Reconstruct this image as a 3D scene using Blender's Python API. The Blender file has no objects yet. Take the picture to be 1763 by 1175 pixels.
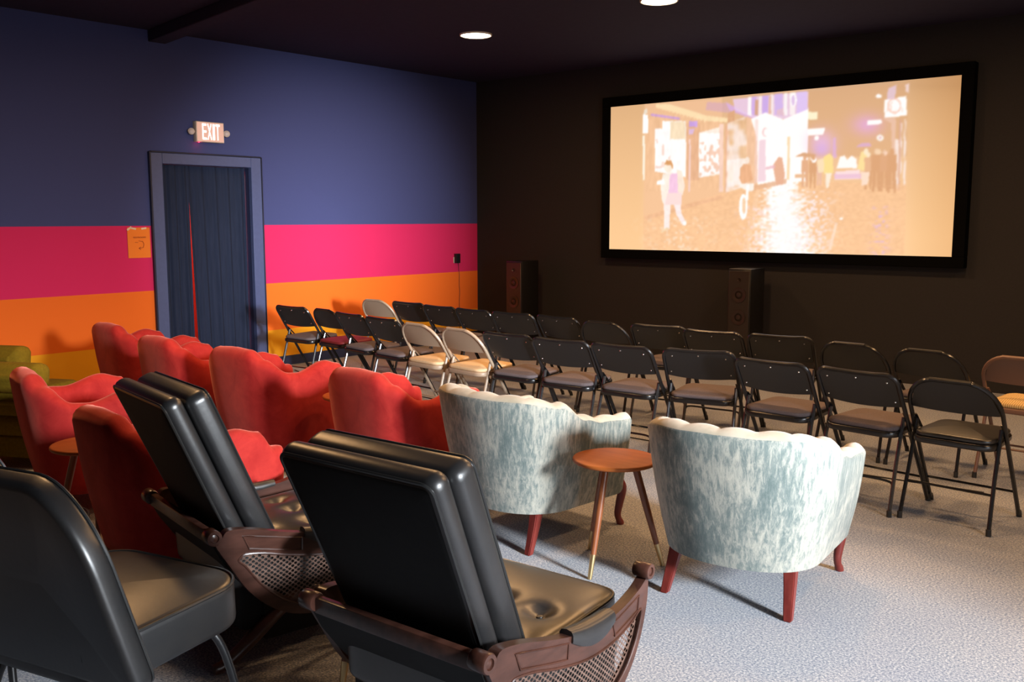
import bpy, bmesh, math, random
import numpy as np
from mathutils import Vector, Matrix
R = math.radians
random.seed(7)
scn = bpy.context.scene
COL = scn.collection

# ------------------------------------------------------------------ camera, world, lights, exposure
CAM = (8.2387, -9.0502, 1.52)
YAW, PITCH, ROLL, FPX = 0.702525, 0.126890, -0.001513, 1645.756
cd = bpy.data.cameras.new('camera'); cam = bpy.data.objects.new('camera', cd); COL.objects.link(cam)
cd.sensor_width = 36.0; cd.sensor_fit = 'HORIZONTAL'; cd.lens = 36.0 * FPX / 1763.0
cd.clip_start = 0.02; cd.clip_end = 60
f = Vector((-math.sin(YAW) * math.cos(PITCH), math.cos(YAW) * math.cos(PITCH), -math.sin(PITCH)))
r = Vector((math.cos(YAW), math.sin(YAW), 0)); u = r.cross(f)
c_, s_ = math.cos(ROLL), math.sin(ROLL)
r2 = c_ * r + s_ * u; u2 = -s_ * r + c_ * u
m = Matrix((r2, u2, -f)).transposed().to_4x4(); m.translation = Vector(CAM)
cam.matrix_world = m
scn.camera = cam

w = bpy.data.worlds.new('world'); scn.world = w; w.use_nodes = True
w.node_tree.nodes['Background'].inputs[0].default_value = (0.86, 0.93, 1.0, 1)
w.node_tree.nodes['Background'].inputs[1].default_value = 5.0

scn.view_settings.view_transform = 'Standard'
scn.view_settings.look = 'None'
scn.view_settings.exposure = 0.0
scn.view_settings.gamma = 1.0
scn.view_settings.use_curve_mapping = False
try:
    scn.cycles.max_bounces = 6
    scn.cycles.diffuse_bounces = 4
    scn.cycles.sample_clamp_indirect = 6.0
    scn.cycles.caustics_reflective = False
    scn.cycles.caustics_refractive = False
except Exception:
    pass


def area(name, loc, target, sx, sy, power, color, shape='RECTANGLE', spread=180):
    l = bpy.data.lights.new(name, 'AREA'); l.shape = shape; l.size = sx
    if shape in ('RECTANGLE', 'ELLIPSE'):
        l.size_y = sy
    l.energy = power; l.color = color; l.spread = R(spread)
    o = bpy.data.objects.new(name, l); COL.objects.link(o)
    o.location = loc
    d = Vector(target) - Vector(loc)
    o.rotation_euler = d.to_track_quat('-Z', 'Y').to_euler()
    return o


# daylight coming in through the glazed door opening of the right-hand wall
DAY = area('daylight', (13.0, -7.1, 2.45), (6.6, -6.3, 0.20), 0.75, 1.0, 96, (0.88, 0.94, 1.0), spread=46)
BEAM = area('daylight_beam', (13.0, -7.8, 1.75), (0.0, -2.4, 1.2), 0.5, 0.7, 31, (0.88, 0.94, 1.0), spread=18)
LAMP_POWER = 33
LAMP_COLOR = (1.0, 0.54, 0.22)
LAMPS = [(2.10, -2.31), (4.13, -2.42), (6.15, -2.42), (4.13, -4.60), (6.15, -4.60), (8.2, -2.42), (8.2, -4.60), (3.05, -6.45)]  # last lamp is added out of view for gold highlights on the vinyl

# ------------------------------------------------------------------ material helpers
def lin(c):
    return tuple(((x / 255) / 12.92 if x / 255 <= 0.04045 else (((x / 255) + 0.055) / 1.055) ** 2.4) for x in c)


def mat(name, color=(0.5, 0.5, 0.5), rough=0.5, metal=0.0, spec=0.5, sheen=0.0, coat=0.0, emis=None, estr=0.0):
    ma = bpy.data.materials.new(name); ma.use_nodes = True
    b = ma.node_tree.nodes['Principled BSDF']
    b.inputs['Base Color'].default_value = (*color, 1)
    b.inputs['Roughness'].default_value = rough
    b.inputs['Metallic'].default_value = metal
    b.inputs['Specular IOR Level'].default_value = spec
    b.inputs['Sheen Weight'].default_value = sheen
    b.inputs['Coat Weight'].default_value = coat
    if emis:
        b.inputs['Emission Color'].default_value = (*emis, 1)
        b.inputs['Emission Strength'].default_value = estr
    return ma


def nodes(ma):
    nt = ma.node_tree
    return nt, nt.nodes['Principled BSDF']


def coords(nt, scale=(1, 1, 1), kind='Object'):
    t = nt.nodes.new('ShaderNodeTexCoord'); mp = nt.nodes.new('ShaderNodeMapping')
    mp.inputs['Scale'].default_value = scale
    nt.links.new(t.outputs[kind], mp.inputs['Vector'])
    return mp.outputs['Vector']


def noise(nt, vec, scale=5, detail=3, rough=0.5, dist=0.0):
    n = nt.nodes.new('ShaderNodeTexNoise')
    n.inputs['Scale'].default_value = scale; n.inputs['Detail'].default_value = detail
    n.inputs['Roughness'].default_value = rough; n.inputs['Distortion'].default_value = dist
    nt.links.new(vec, n.inputs['Vector'])
    return n.outputs['Fac']


def ramp(nt, fac, stops, interp='LINEAR'):
    rp = nt.nodes.new('ShaderNodeValToRGB'); rp.color_ramp.interpolation = interp
    e = rp.color_ramp.elements
    while len(e) < len(stops):
        e.new(0.5)
    for i, (p, c) in enumerate(stops):
        e[i].position = p; e[i].color = (*c, 1) if len(c) == 3 else c
    nt.links.new(fac, rp.inputs['Fac'])
    return rp.outputs['Color']


def bump(nt, b, fac, strength=0.2, dist=0.01):
    bn = nt.nodes.new('ShaderNodeBump'); bn.inputs['Strength'].default_value = strength
    bn.inputs['Distance'].default_value = dist
    nt.links.new(fac, bn.inputs['Height']); nt.links.new(bn.outputs['Normal'], b.inputs['Normal'])


def mottled(name, c1, c2, scale, rough=0.8, stretch=(1, 1, 1), bmp=0.0, bscale=None, p=(0.35, 0.65), **k):
    ma = mat(name, c1, rough, **k); nt, b = nodes(ma)
    v = coords(nt, stretch)
    fa = noise(nt, v, scale, 4, 0.6)
    nt.links.new(ramp(nt, fa, [(p[0], c1), (p[1], c2)]), b.inputs['Base Color'])
    if bmp:
        bump(nt, b, noise(nt, coords(nt), bscale or scale * 4, 2), bmp, 0.004)
    return ma


M = {}
# left wall: painted bands by height
BLUE, MAG, ORG, YEL = (0.056, 0.066, 0.172), (0.62, 0.024, 0.110), (0.80, 0.150, 0.018), (0.82, 0.36, 0.016)
ma = mat('striped_wall_paint', BLUE, 0.8, spec=0.12); nt, b = nodes(ma)
sx = nt.nodes.new('ShaderNodeSeparateXYZ'); nt.links.new(coords(nt), sx.inputs[0])
prev = None
colr = BLUE
for zt, c in ((1.4646, MAG), (0.8686, ORG), (0.3827, YEL)):
    lt = nt.nodes.new('ShaderNodeMath'); lt.operation = 'LESS_THAN'; lt.inputs[1].default_value = zt
    nt.links.new(sx.outputs['Z'], lt.inputs[0])
    mx = nt.nodes.new('ShaderNodeMix'); mx.data_type = 'RGBA'
    nt.links.new(lt.outputs[0], mx.inputs['Factor'])
    if prev is None:
        mx.inputs[6].default_value = (*BLUE, 1)
    else:
        nt.links.new(prev, mx.inputs[6])
    mx.inputs[7].default_value = (*c, 1)
    prev = mx.outputs[2]
nt.links.new(prev, b.inputs['Base Color'])
bump(nt, b, noise(nt, coords(nt), 160, 2), 0.08, 0.004)
M['stripes'] = ma
M['trim_blue'] = mottled('door_trim_paint', (0.060, 0.078, 0.175), (0.066, 0.085, 0.188), 30, 0.5)
M['edge'] = mat('door_edge_paint', (0.010, 0.012, 0.030), 0.5)
M['base'] = mat('baseboard_paint', (0.022, 0.030, 0.075), 0.45)
M['backwall'] = mottled('back_wall_paint', (0.0255, 0.0235, 0.0235), (0.029, 0.0265, 0.0265), 60, 0.85, bmp=0.05, bscale=200, spec=0.2)
M['ceil'] = mottled('ceiling_paint', (0.030, 0.028, 0.055), (0.034, 0.032, 0.060), 20, 0.9, spec=0.15)
M['plain'] = mottled('far_wall_paint', (0.030, 0.028, 0.030), (0.036, 0.033, 0.036), 10, 0.8)
M['plain_light'] = mottled('right_wall_paint', (0.34, 0.32, 0.29), (0.37, 0.35, 0.32), 10, 0.8)
# carpet
ma = mat('carpet', (0.2, 0.2, 0.2), 0.97, spec=0.1, sheen=0.25); nt, b = nodes(ma)
v = coords(nt)
n1 = noise(nt, v, 120, 3, 0.75); n2 = noise(nt, v, 1.3, 3, 0.6)
cA = ramp(nt, n1, [(0.36, (0.066, 0.098, 0.165)), (0.51, (0.275, 0.290, 0.330)), (0.66, (0.59, 0.575, 0.57))])
cB = ramp(nt, n2, [(0.3, (0.86, 0.88, 0.92)), (0.7, (1.06, 1.04, 1.0))])
mx = nt.nodes.new('ShaderNodeMix'); mx.data_type = 'RGBA'; mx.blend_type = 'MULTIPLY'; mx.inputs['Factor'].default_value = 1
nt.links.new(cA, mx.inputs[6]); nt.links.new(cB, mx.inputs[7])
nt.links.new(mx.outputs[2], b.inputs['Base Color'])
bump(nt, b, n1, 0.25, 0.004)
M['carpet'] = ma
# red velvet
ma = mat('red_velvet', (0.5, 0.03, 0.02), 0.85, spec=0.2, sheen=0.7); nt, b = nodes(ma)
v = coords(nt, (1, 1, 0.8))
nt.links.new(ramp(nt, noise(nt, v, 9, 5, 0.65, 0.6), [(0.3, (0.34, 0.013, 0.013)), (0.72, (0.52, 0.036, 0.028))]), b.inputs['Base Color'])
b.inputs['Sheen Tint'].default_value = (1.0, 0.35, 0.25, 1); b.inputs['Sheen Roughness'].default_value = 0.4
bump(nt, b, noise(nt, v, 300, 2), 0.12, 0.003)
M['red'] = ma
# faded teal crushed velvet
ma = mat('teal_velvet', (0.4, 0.45, 0.42), 0.85, spec=0.2, sheen=0.3); nt, b = nodes(ma)
n1 = noise(nt, coords(nt, (1, 1, 0.22)), 58, 7, 0.78, 0.35)
n2 = noise(nt, coords(nt, (1, 1, 0.6)), 4.5, 3, 0.6, 0.3)
ad = nt.nodes.new('ShaderNodeMath'); ad.operation = 'MULTIPLY_ADD'; ad.inputs[1].default_value = 0.62
mu = nt.nodes.new('ShaderNodeMath'); mu.operation = 'MULTIPLY'; mu.inputs[1].default_value = 0.42
nt.links.new(n2, mu.inputs[0]); nt.links.new(n1, ad.inputs[0]); nt.links.new(mu.outputs[0], ad.inputs[2])
nt.links.new(ramp(nt, ad.outputs[0], [(0.42, (0.110, 0.145, 0.140)), (0.505, (0.190, 0.220, 0.203)), (0.56, (0.335, 0.335, 0.290)), (0.66, (0.475, 0.450, 0.375))]), b.inputs['Base Color'])
bump(nt, b, n1, 0.15, 0.003)
M['teal'] = ma
M['teal_top'] = mottled('pale_velvet', (0.40, 0.36, 0.27), (0.53, 0.48, 0.385), 9, 0.85, stretch=(1, 1, 0.7), sheen=0.3, spec=0.2)  # paler tan velvet for the rim, the inside and the seat
M['olive'] = mottled('olive_tweed', (0.165, 0.105, 0.005), (0.215, 0.140, 0.008), 60, 0.9, bmp=0.2, bscale=260, spec=0.2)
M['vinyl'] = mottled('black_vinyl', (0.013, 0.013, 0.014), (0.018, 0.017, 0.017), 14, 0.36, bmp=0.06, bscale=60, spec=0.9)
M['vinyl_shaded'] = mottled('black_vinyl_shaded', (0.006, 0.006, 0.006), (0.008, 0.008, 0.008), 30, 0.6, spec=0.2)  # darker, duller copy of the black vinyl, with rear shade in its colour
M['piping'] = mat('vinyl_piping', (0.02, 0.02, 0.02), 0.28, spec=0.7)
M['walnut'] = mottled('carved_walnut', (0.038, 0.014, 0.009), (0.080, 0.031, 0.021), 24, 0.30, stretch=(1, 0.25, 1), spec=0.55, bmp=0.08, bscale=40)
M['cane'] = mottled('cane_panel', (0.090, 0.050, 0.037), (0.16, 0.095, 0.072), 40, 0.35)
M['mahogany'] = mottled('mahogany_leg', (0.135, 0.018, 0.014), (0.20, 0.034, 0.026), 30, 0.35, stretch=(1, 1, 0.2))
M['table'] = mottled('table_wood', (0.32, 0.080, 0.014), (0.40, 0.108, 0.022), 12, 0.5, spec=0.3, stretch=(0.3, 2, 1))
M['tableleg'] = mottled('table_leg_wood', (0.20, 0.058, 0.020), (0.27, 0.085, 0.030), 20, 0.35, stretch=(2, 2, 0.3))
M['brass'] = mat('brass_ferrule', (0.62, 0.44, 0.22), 0.32, 0.9)
M['blackmetal'] = mat('black_enamel_steel', (0.008, 0.008, 0.009), 0.26, 0.0, 0.7)
M['litmetal'] = mat('lit_steel_leg', (0.13, 0.13, 0.135), 0.24, 0.8, 0.7)  # lighter metal for rear legs, their silver glint put into the colour
M['beigemetal'] = mat('beige_enamel_steel', (0.34, 0.25, 0.175), 0.38, 0.0, 0.5)
M['brownmetal'] = mat('brown_enamel_steel', (0.20, 0.105, 0.072), 0.4, 0.0, 0.5)
M['rubber'] = mat('rubber_foot', (0.02, 0.02, 0.02), 0.7)
M['grey_seat'] = mottled('grey_seat_fabric', (0.115, 0.090, 0.092), (0.15, 0.118, 0.118), 160, 0.92, spec=0.2)
M['maroon_seat'] = mottled('maroon_seat_vinyl', (0.16, 0.012, 0.014), (0.20, 0.018, 0.018), 50, 0.5)
M['beige_seat'] = mottled('cream_seat_vinyl', (0.62, 0.43, 0.24), (0.68, 0.48, 0.28), 50, 0.6)
M['black_seat'] = M['vinyl']
ma = mat('woven_tan_seat', (0.5, 0.36, 0.15), 0.85); nt, b = nodes(ma)
wv = nt.nodes.new('ShaderNodeTexWave'); wv.inputs['Scale'].default_value = 26; wv.inputs['Distortion'].default_value = 2.5
wv.inputs['Detail'].default_value = 1
nt.links.new(coords(nt), wv.inputs['Vector'])
nt.links.new(ramp(nt, wv.outputs['Fac'], [(0.2, (0.42, 0.26, 0.09)), (0.8, (0.72, 0.52, 0.24))]), b.inputs['Base Color'])
M['tan_seat'] = ma
M['screw'] = mat('chrome_screw', (0.75, 0.75, 0.75), 0.25, 1.0)
M['curtain'] = mottled('navy_curtain_cloth', (0.013, 0.019, 0.040), (0.017, 0.024, 0.050), 40, 0.9, stretch=(1, 1, 0.1), spec=0.2)
M['redroom'] = mat('red_room_paint', (0.75, 0.03, 0.02), 0.7)
M['tanroom'] = mat('tan_room_paint', (0.55, 0.33, 0.14), 0.7)
M['velvetblack'] = mat('black_velvet_border', (0.0035, 0.0035, 0.0035), 1.0, spec=0.02)
M['speaker'] = mat('black_ash_cabinet', (0.010, 0.009, 0.009), 0.34, spec=0.5)
M['grille'] = mat('speaker_grille', (0.020, 0.014, 0.011), 0.42, spec=0.5)
M['cone'] = mat('speaker_cone', (0.026, 0.014, 0.012), 0.35, spec=0.5)
M['whiteplastic'] = mat('cream_plastic', (0.50, 0.42, 0.34), 0.5)
M['paper'] = mat('orange_paper', (0.85, 0.20, 0.012), 0.8)
M['ink'] = mat('dark_ink', (0.34, 0.045, 0.01), 0.8)
M['tape'] = mat('clear_tape', (0.85, 0.62, 0.42), 0.12, spec=0.9)
M['blackplastic'] = mat('black_plastic', (0.008, 0.008, 0.009), 0.4)
M['cable'] = mat('dark_cable', (0.05, 0.008, 0.008), 0.6)
M['exit_face'] = mat('exit_faceplate', (0.35, 0.2, 0.16), 0.5, emis=(1.0, 0.58, 0.45), estr=0.52)
M['exit_letter'] = mat('exit_letters', (1, 0.8, 0.75), 0.5, emis=(1.0, 0.90, 0.86), estr=1.6)
M['led'] = mat('red_led', (1, 0.1, 0.1), 0.4, emis=(1.0, 0.03, 0.10), estr=6.0)
M['lampglass'] = mat('lamp_diffuser', (1, 0.95, 0.85), 0.4, emis=(1.0, 0.86, 0.62), estr=14.0)
M['lamprim'] = mat('lamp_rim', (0.8, 0.7, 0.6), 0.4)
M['lens'] = mat('emergency_lens', (0.55, 0.46, 0.44), 0.2, spec=0.7)

# ------------------------------------------------------------------ mesh helpers
def obj(name, bm, ma, parent=None, smooth=40, mw=None):
    bmesh.ops.recalc_face_normals(bm, faces=bm.faces)
    me = bpy.data.meshes.new(name); bm.to_mesh(me); bm.free()
    if smooth:
        for p in me.polygons:
            p.use_smooth = True
        me.set_sharp_from_angle(angle=R(smooth))
    if ma:
        me.materials.append(ma)
    o = bpy.data.objects.new(name, me); COL.objects.link(o)
    if mw is not None:
        o.matrix_world = mw
    if parent:
        o.parent = parent
    return o


def thing(name, label, cat, loc=(0, 0, 0), rz=0.0, group=None):
    o = bpy.data.objects.new(name, None); COL.objects.link(o)
    o.location = loc; o.rotation_euler = (0, 0, R(rz)); o.empty_display_size = 0.1
    o['label'] = label; o['category'] = cat
    if group:
        o['group'] = group
    return o


def tag(o, label, cat, group=None):
    o['label'] = label; o['category'] = cat
    if group:
        o['group'] = group
    return o


def struct(o):
    o['kind'] = 'structure'
    return o


def dup(root, loc, rz, label=None, group=None):
    r_ = root.copy(); COL.objects.link(r_); r_.location = loc; r_.rotation_euler = (0, 0, R(rz))
    if label:
        r_['label'] = label
    if group:
        r_['group'] = group
    for ch in list(root.children):
        c = ch.copy(); COL.objects.link(c); c.parent = r_
        for g in list(ch.children):
            d = g.copy(); COL.objects.link(d); d.parent = c
    return r_


def X(verts, mtx):
    for v in verts:
        v.co = mtx @ v.co


def box(bm, c, s, bev=0.0, seg=2, mtx=None):
    ret = bmesh.ops.create_cube(bm, size=1)
    vs = ret['verts']
    for v in vs:
        v.co = Vector((v.co.x * s[0], v.co.y * s[1], v.co.z * s[2]))
    if bev > 0:
        es = list({e for v in vs for e in v.link_edges})
        rr = bmesh.ops.bevel(bm, geom=es, offset=bev, segments=seg, affect='EDGES', profile=0.5)
        vs = list({v for f_ in rr['faces'] for v in f_.verts} | {v for v in vs if v.is_valid})
        # collect the whole connected island
        seen = set(vs); st = list(vs)
        while st:
            a = st.pop()
            for e in a.link_edges:
                o_ = e.other_vert(a)
                if o_ not in seen:
                    seen.add(o_); st.append(o_)
        vs = list(seen)
    t = Matrix.Translation(c)
    if mtx is not None:
        t = mtx @ t
    X(vs, t)
    return vs


def tube(bm, pts, rad, seg=8, closed=False, cap=True, squash=None):
    pts = [Vector(p) for p in pts]; n = len(pts)
    rads = rad if isinstance(rad, (list, tuple)) else [rad] * n
    tang = []
    for i in range(n):
        if closed:
            a, b_ = pts[i - 1], pts[(i + 1) % n]
        else:
            a, b_ = pts[max(i - 1, 0)], pts[min(i + 1, n - 1)]
        tang.append((b_ - a).normalized())
    up = Vector((0, 0, 1)) if abs(tang[0].z) < 0.9 else Vector((0, 1, 0))
    nx = tang[0].cross(up).normalized()
    rings = []
    for i in range(n):
        t = tang[i]
        nx = (nx - t * nx.dot(t)).normalized()
        ny = t.cross(nx)
        k = squash or 1.0
        rings.append([bm.verts.new(pts[i] + (nx * math.cos(2 * math.pi * j / seg) + ny * k * math.sin(2 * math.pi * j / seg)) * rads[i]) for j in range(seg)])
    for i in range(n if closed else n - 1):
        A, B = rings[i], rings[(i + 1) % n]
        for j in range(seg):
            bm.faces.new((A[j], A[(j + 1) % seg], B[(j + 1) % seg], B[j]))
    if cap and not closed:
        bm.faces.new(rings[0][::-1]); bm.faces.new(rings[-1])
    return [v for rg in rings for v in rg]


def lathe(bm, prof, seg=24, mtx=None):
    rings = []
    for (rr, z) in prof:
        rings.append([bm.verts.new((rr * math.cos(2 * math.pi * j / seg), rr * math.sin(2 * math.pi * j / seg), z)) for j in range(seg)])
    for A, B in zip(rings, rings[1:]):
        for j in range(seg):
            bm.faces.new((A[j], A[(j + 1) % seg], B[(j + 1) % seg], B[j]))
    bm.faces.new(rings[0][::-1]); bm.faces.new(rings[-1])
    vs = [v for rg in rings for v in rg]
    if mtx is not None:
        X(vs, mtx)
    return vs


def smooth_path(pts, n=8):
    """Catmull-Rom through the points."""
    P = [Vector(p) for p in pts]; out = []
    for i in range(len(P) - 1):
        p0, p1, p2, p3 = P[max(i - 1, 0)], P[i], P[i + 1], P[min(i + 2, len(P) - 1)]
        for k in range(n):
            t = k / n
            out.append(0.5 * ((2 * p1) + (-p0 + p2) * t + (2 * p0 - 5 * p1 + 4 * p2 - p3) * t * t + (-p0 + 3 * p1 - 3 * p2 + p3) * t ** 3))
    out.append(P[-1])
    return out


def rrect(wd, hd, rc, inset=0.0, k=6, rcb=None):
    a, b_ = max(wd / 2 - inset, 1e-3), max(hd / 2 - inset, 1e-3)
    qt = max(min(rc - inset, a, b_), 0.0015); qb = qt if rcb is None else max(min(rcb - inset, a, b_), 0.0015)
    out = []
    for cx, cy, a0, q in ((a - qt, b_ - qt, 0, qt), (-a + qt, b_ - qt, 90, qt), (-a + qb, -b_ + qb, 180, qb), (a - qb, -b_ + qb, 270, qb)):
        for i in range(k + 1):
            an = R(a0 + 90 * i / k)
            out.append((cx + q * math.cos(an), cy + q * math.sin(an)))
    return out


def pad(bm, wd, hd, t, rc, re, puff=0.0, mtx=None, warp=None, k=6, rcb=None):
    """Cushion: rounded rectangle wd x hd in XY, thickness t in Z, edge radius re, domed top."""
    re = min(re, t / 2 - 1e-4)
    mxi = min(wd, hd) / 2 * 0.96
    secs = [(mxi, -t / 2), (mxi * 0.5, -t / 2)]
    for i in range(5):
        an = R(-90 + 90 * i / 4)
        secs.append((re - re * math.cos(an), -t / 2 + re + re * math.sin(an)))
    for i in range(5):
        an = R(90 * i / 4)
        secs.append((re - re * math.cos(an), t / 2 - re + re * math.sin(an)))
    for q in (0.12, 0.25, 0.42, 0.62, 0.82, 1.0):
        s0 = re / mxi
        ins = mxi * (s0 + (1 - s0) * q)
        secs.append((ins, t / 2 + puff * (1 - (1 - q) ** 2)))
    rings = []
    for ins, z in secs:
        rings.append([bm.verts.new((x, y, z)) for x, y in rrect(wd, hd, rc, ins, k, rcb)])
    n = len(rings[0])
    for A, B in zip(rings, rings[1:]):
        for j in range(n):
            bm.faces.new((A[j], A[(j + 1) % n], B[(j + 1) % n], B[j]))
    bm.faces.new(rings[0][::-1]); bm.faces.new(rings[-1])
    vs = [v for rg in rings for v in rg]
    if warp:
        for v in vs:
            v.co = warp(v.co)
    if mtx is not None:
        X(vs, mtx)
    return vs


def rot(ax, deg):
    return Matrix.Rotation(R(deg), 4, ax)


def T(x, y, z):
    return Matrix.Translation((x, y, z))


# ------------------------------------------------------------------ the room
CEIL = 3.214
XR, YR = 10.4, -11.2
bm = bmesh.new(); box(bm, (XR / 2, YR / 2, -0.05), (XR + 0.6, -YR + 0.6, 0.1))
struct(obj('floor', bm, M['carpet'], smooth=0))
bm = bmesh.new(); box(bm, (XR / 2, YR / 2, CEIL + 0.05), (XR + 0.6, -YR + 0.6, 0.1))
struct(obj('ceiling', bm, M['ceil'], smooth=0))
bm = bmesh.new(); box(bm, (XR / 2, 0.1, CEIL / 2), (XR + 0.6, 0.2, CEIL))
struct(obj('wall_back', bm, M['backwall'], smooth=0))
# left wall with the door opening
DY0, DY1, DZ = -4.316, -3.36, 2.032
bm = bmesh.new()
box(bm, (-0.1, (DY1 + 0) / 2, CEIL / 2), (0.2, -DY1, CEIL))
box(bm, (-0.1, (DY0 + YR) / 2, CEIL / 2), (0.2, DY0 - YR, CEIL))
box(bm, (-0.1, (DY0 + DY1) / 2, (DZ + CEIL) / 2), (0.2, DY1 - DY0, CEIL - DZ))
struct(obj('wall_left', bm, M['stripes'], smooth=0))
bm = bmesh.new(); box(bm, (XR / 2, YR - 0.1, CEIL / 2), (XR + 0.6, 0.2, CEIL))
struct(obj('wall_rear', bm, M['plain'], smooth=0))
WY0, WY1, WZ = -8.1, -6.05, 2.45
bm = bmesh.new()
box(bm, (XR + 0.1, WY1 / 2, CEIL / 2), (0.2, -WY1, CEIL))
box(bm, (XR + 0.1, (WY0 + YR) / 2, CEIL / 2), (0.2, WY0 - YR, CEIL))
box(bm, (XR + 0.1, (WY0 + WY1) / 2, (WZ + CEIL) / 2), (0.2, WY1 - WY0, CEIL - WZ))
struct(obj('wall_right', bm, M['plain_light'], smooth=0))
# baseboards
bm = bmesh.new()
for y0, y1 in ((-3.246, -0.012), (YR, -4.432)):
    box(bm, (0.006, (y0 + y1) / 2, 0.05), (0.012, y1 - y0, 0.1), 0.003, 1)
struct(obj('baseboard_left', bm, M['base']))
bm = bmesh.new(); box(bm, (XR / 2, -0.006, 0.05), (XR, 0.012, 0.1), 0.003, 1)
struct(obj('baseboard_back', bm, M['backwall']))
# ceiling beam
bm = bmesh.new()
ang = math.atan2(-0.2834, 1.7963)
mtx = T(0, -4.30, CEIL) @ Matrix.Rotation(ang, 4, 'Z')
box(bm, (5.0, 0, -0.05), (10.2, 0.17, 0.1), 0.006, 1, mtx)
struct(obj('trim_1', bm, M['ceil']))

# door: frame, dark moulding edge, curtain, and the room behind it
tr = bpy.data.objects.new('door_1', None); COL.objects.link(tr); tr.location = (0, (DY0 + DY1) / 2, 0); struct(tr)
tr['label'] = 'blue framed doorway in the striped wall'
OY0, OY1, OZ = -4.430, -3.243, 2.130
yc = (DY0 + DY1) / 2
for nm, y0, y1, z0, z1 in (('jamb', OY0, DY0, 0, OZ), ('jamb', DY1, OY1, 0, OZ), ('lintel', DY0, DY1, DZ, OZ)):
    bm = bmesh.new(); box(bm, (0.0, (y0 + y1) / 2 - yc, (z0 + z1) / 2), (0.05, y1 - y0, z1 - z0), 0.004, 1)
    obj(nm, bm, M['trim_blue'], tr)
    bm = bmesh.new()
    for (yy, zz, ly, lz) in (((OY0 - 0.008, OZ / 2, 0.018, OZ + 0.017),) if nm == 'jamb' and y0 == OY0 else
                             (((OY1 + 0.006, OZ / 2, 0.014, OZ + 0.014),) if nm == 'jamb' else (((OY0 + OY1) / 2, OZ + 0.007, OY1 - OY0, 0.014),))):
        box(bm, (0.012, yy - yc, zz), (0.04, ly, lz), 0.004, 1)
    obj('edge_moulding', bm, M['edge'], tr)
for nm, y0, y1, z0, z1 in (('reveal', DY0 - 0.02, DY0 + 0.002, 0, DZ), ('reveal', DY1 - 0.002, DY1 + 0.02, 0, DZ), ('reveal', DY0, DY1, DZ - 0.002, DZ + 0.02)):
    bm = bmesh.new(); box(bm, (-0.11, (y0 + y1) / 2 - yc, (z0 + z1) / 2), (0.19, y1 - y0, z1 - z0))
    obj(nm, bm, M['base'], tr)


def curtain(y_top, y_bot_fn, folds, x0, name):
    bm = bmesh.new(); NZ, NY = 26, 60
    grid = []
    for k in range(2):
        lay = []
        for i in range(NZ + 1):
            z = 0.015 + (DZ - 0.018) * i / NZ
            row = []
            a, b_ = y_bot_fn(z)
            for j in range(NY + 1):
                s = j / NY
                amp = 0.017 * (0.55 + 0.45 * (1 - i / NZ))
                xx = x0 + amp * sum(A_ * math.sin(2 * math.pi * F_ * s + P_ + 0.25 * z) for A_, F_, P_ in folds)
                row.append(bm.verts.new((xx - 0.004 * k, a + (b_ - a) * s - yc, z)))
            lay.append(row)
        grid.append(lay)
    for k in range(2):
        for i in range(NZ):
            for j in range(NY):
                q = (grid[k][i][j], grid[k][i][j + 1], grid[k][i + 1][j + 1], grid[k][i + 1][j])
                bm.faces.new(q if k == 0 else q[::-1])
    for i in range(NZ):
        for j in (0, NY):
            bm.faces.new((grid[0][i][j], grid[0][i + 1][j], grid[1][i + 1][j], grid[1][i][j]))
    for j in range(NY):
        for i in (0, NZ):
            bm.faces.new((grid[0][i][j], grid[0][i][j + 1], grid[1][i][j + 1], grid[1][i][j]))
    return bm


def slit(z):
    return 0.012 + (1.66 - z) * (0.023 if z < 1.66 else 0.02)
ct = thing('curtain', 'navy blue cloth curtain, split in the middle, hanging in the blue framed doorway', 'curtain', (0, yc, 0))
bm = curtain(0, lambda z: (DY0 + 0.004, -4.012), [(1, 2.6, 0.3), (0.5, 6, 1.1)], -0.050, 'l')
obj('curtain_panel', bm, M['curtain'], ct)
bm = curtain(0, lambda z: (-4.012 + slit(z), -3.366 - 0.004 * (2 - z)), [(1, 4.3, 2.0), (0.6, 9, 0.4), (0.4, 2, 1)], -0.086, 'r')
obj('curtain_panel', bm, M['curtain'], ct)
bm = bmesh.new(); tube(bm, [(-0.112, DY0 + 0.003 - yc, DZ - 0.022), (-0.112, DY1 - 0.003 - yc, DZ - 0.022)], 0.008, 8)
obj('curtain_rod', bm, M['edge'], ct)
# small lit lobby behind the curtain
for nm, c, s, mm in (('wall_lobby_end', (-1.35, yc, 1.2), (0.1, 2.2, 2.4), 'redroom'), ('wall_lobby_side', (-0.75, -2.7, 1.2), (1.1, 0.1, 2.4), 'tanroom'),
                     ('wall_lobby_left', (-0.75, -5.1, 1.2), (1.1, 0.1, 2.4), 'redroom'), ('ceiling_lobby', (-0.8, yc, 2.45), (1.2, 2.5, 0.1), 'plain'), ('floor_lobby', (-0.85, yc, -0.051), (1.1, 2.5, 0.1), 'carpet')):
    bm = bmesh.new(); box(bm, c, s); struct(obj(nm, bm, M[mm], smooth=0))
area('lobby_light', (-0.7, yc, 2.36), (-0.7, yc, 0), 0.3, 0.3, 30, (1, 0.75, 0.55))

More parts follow.
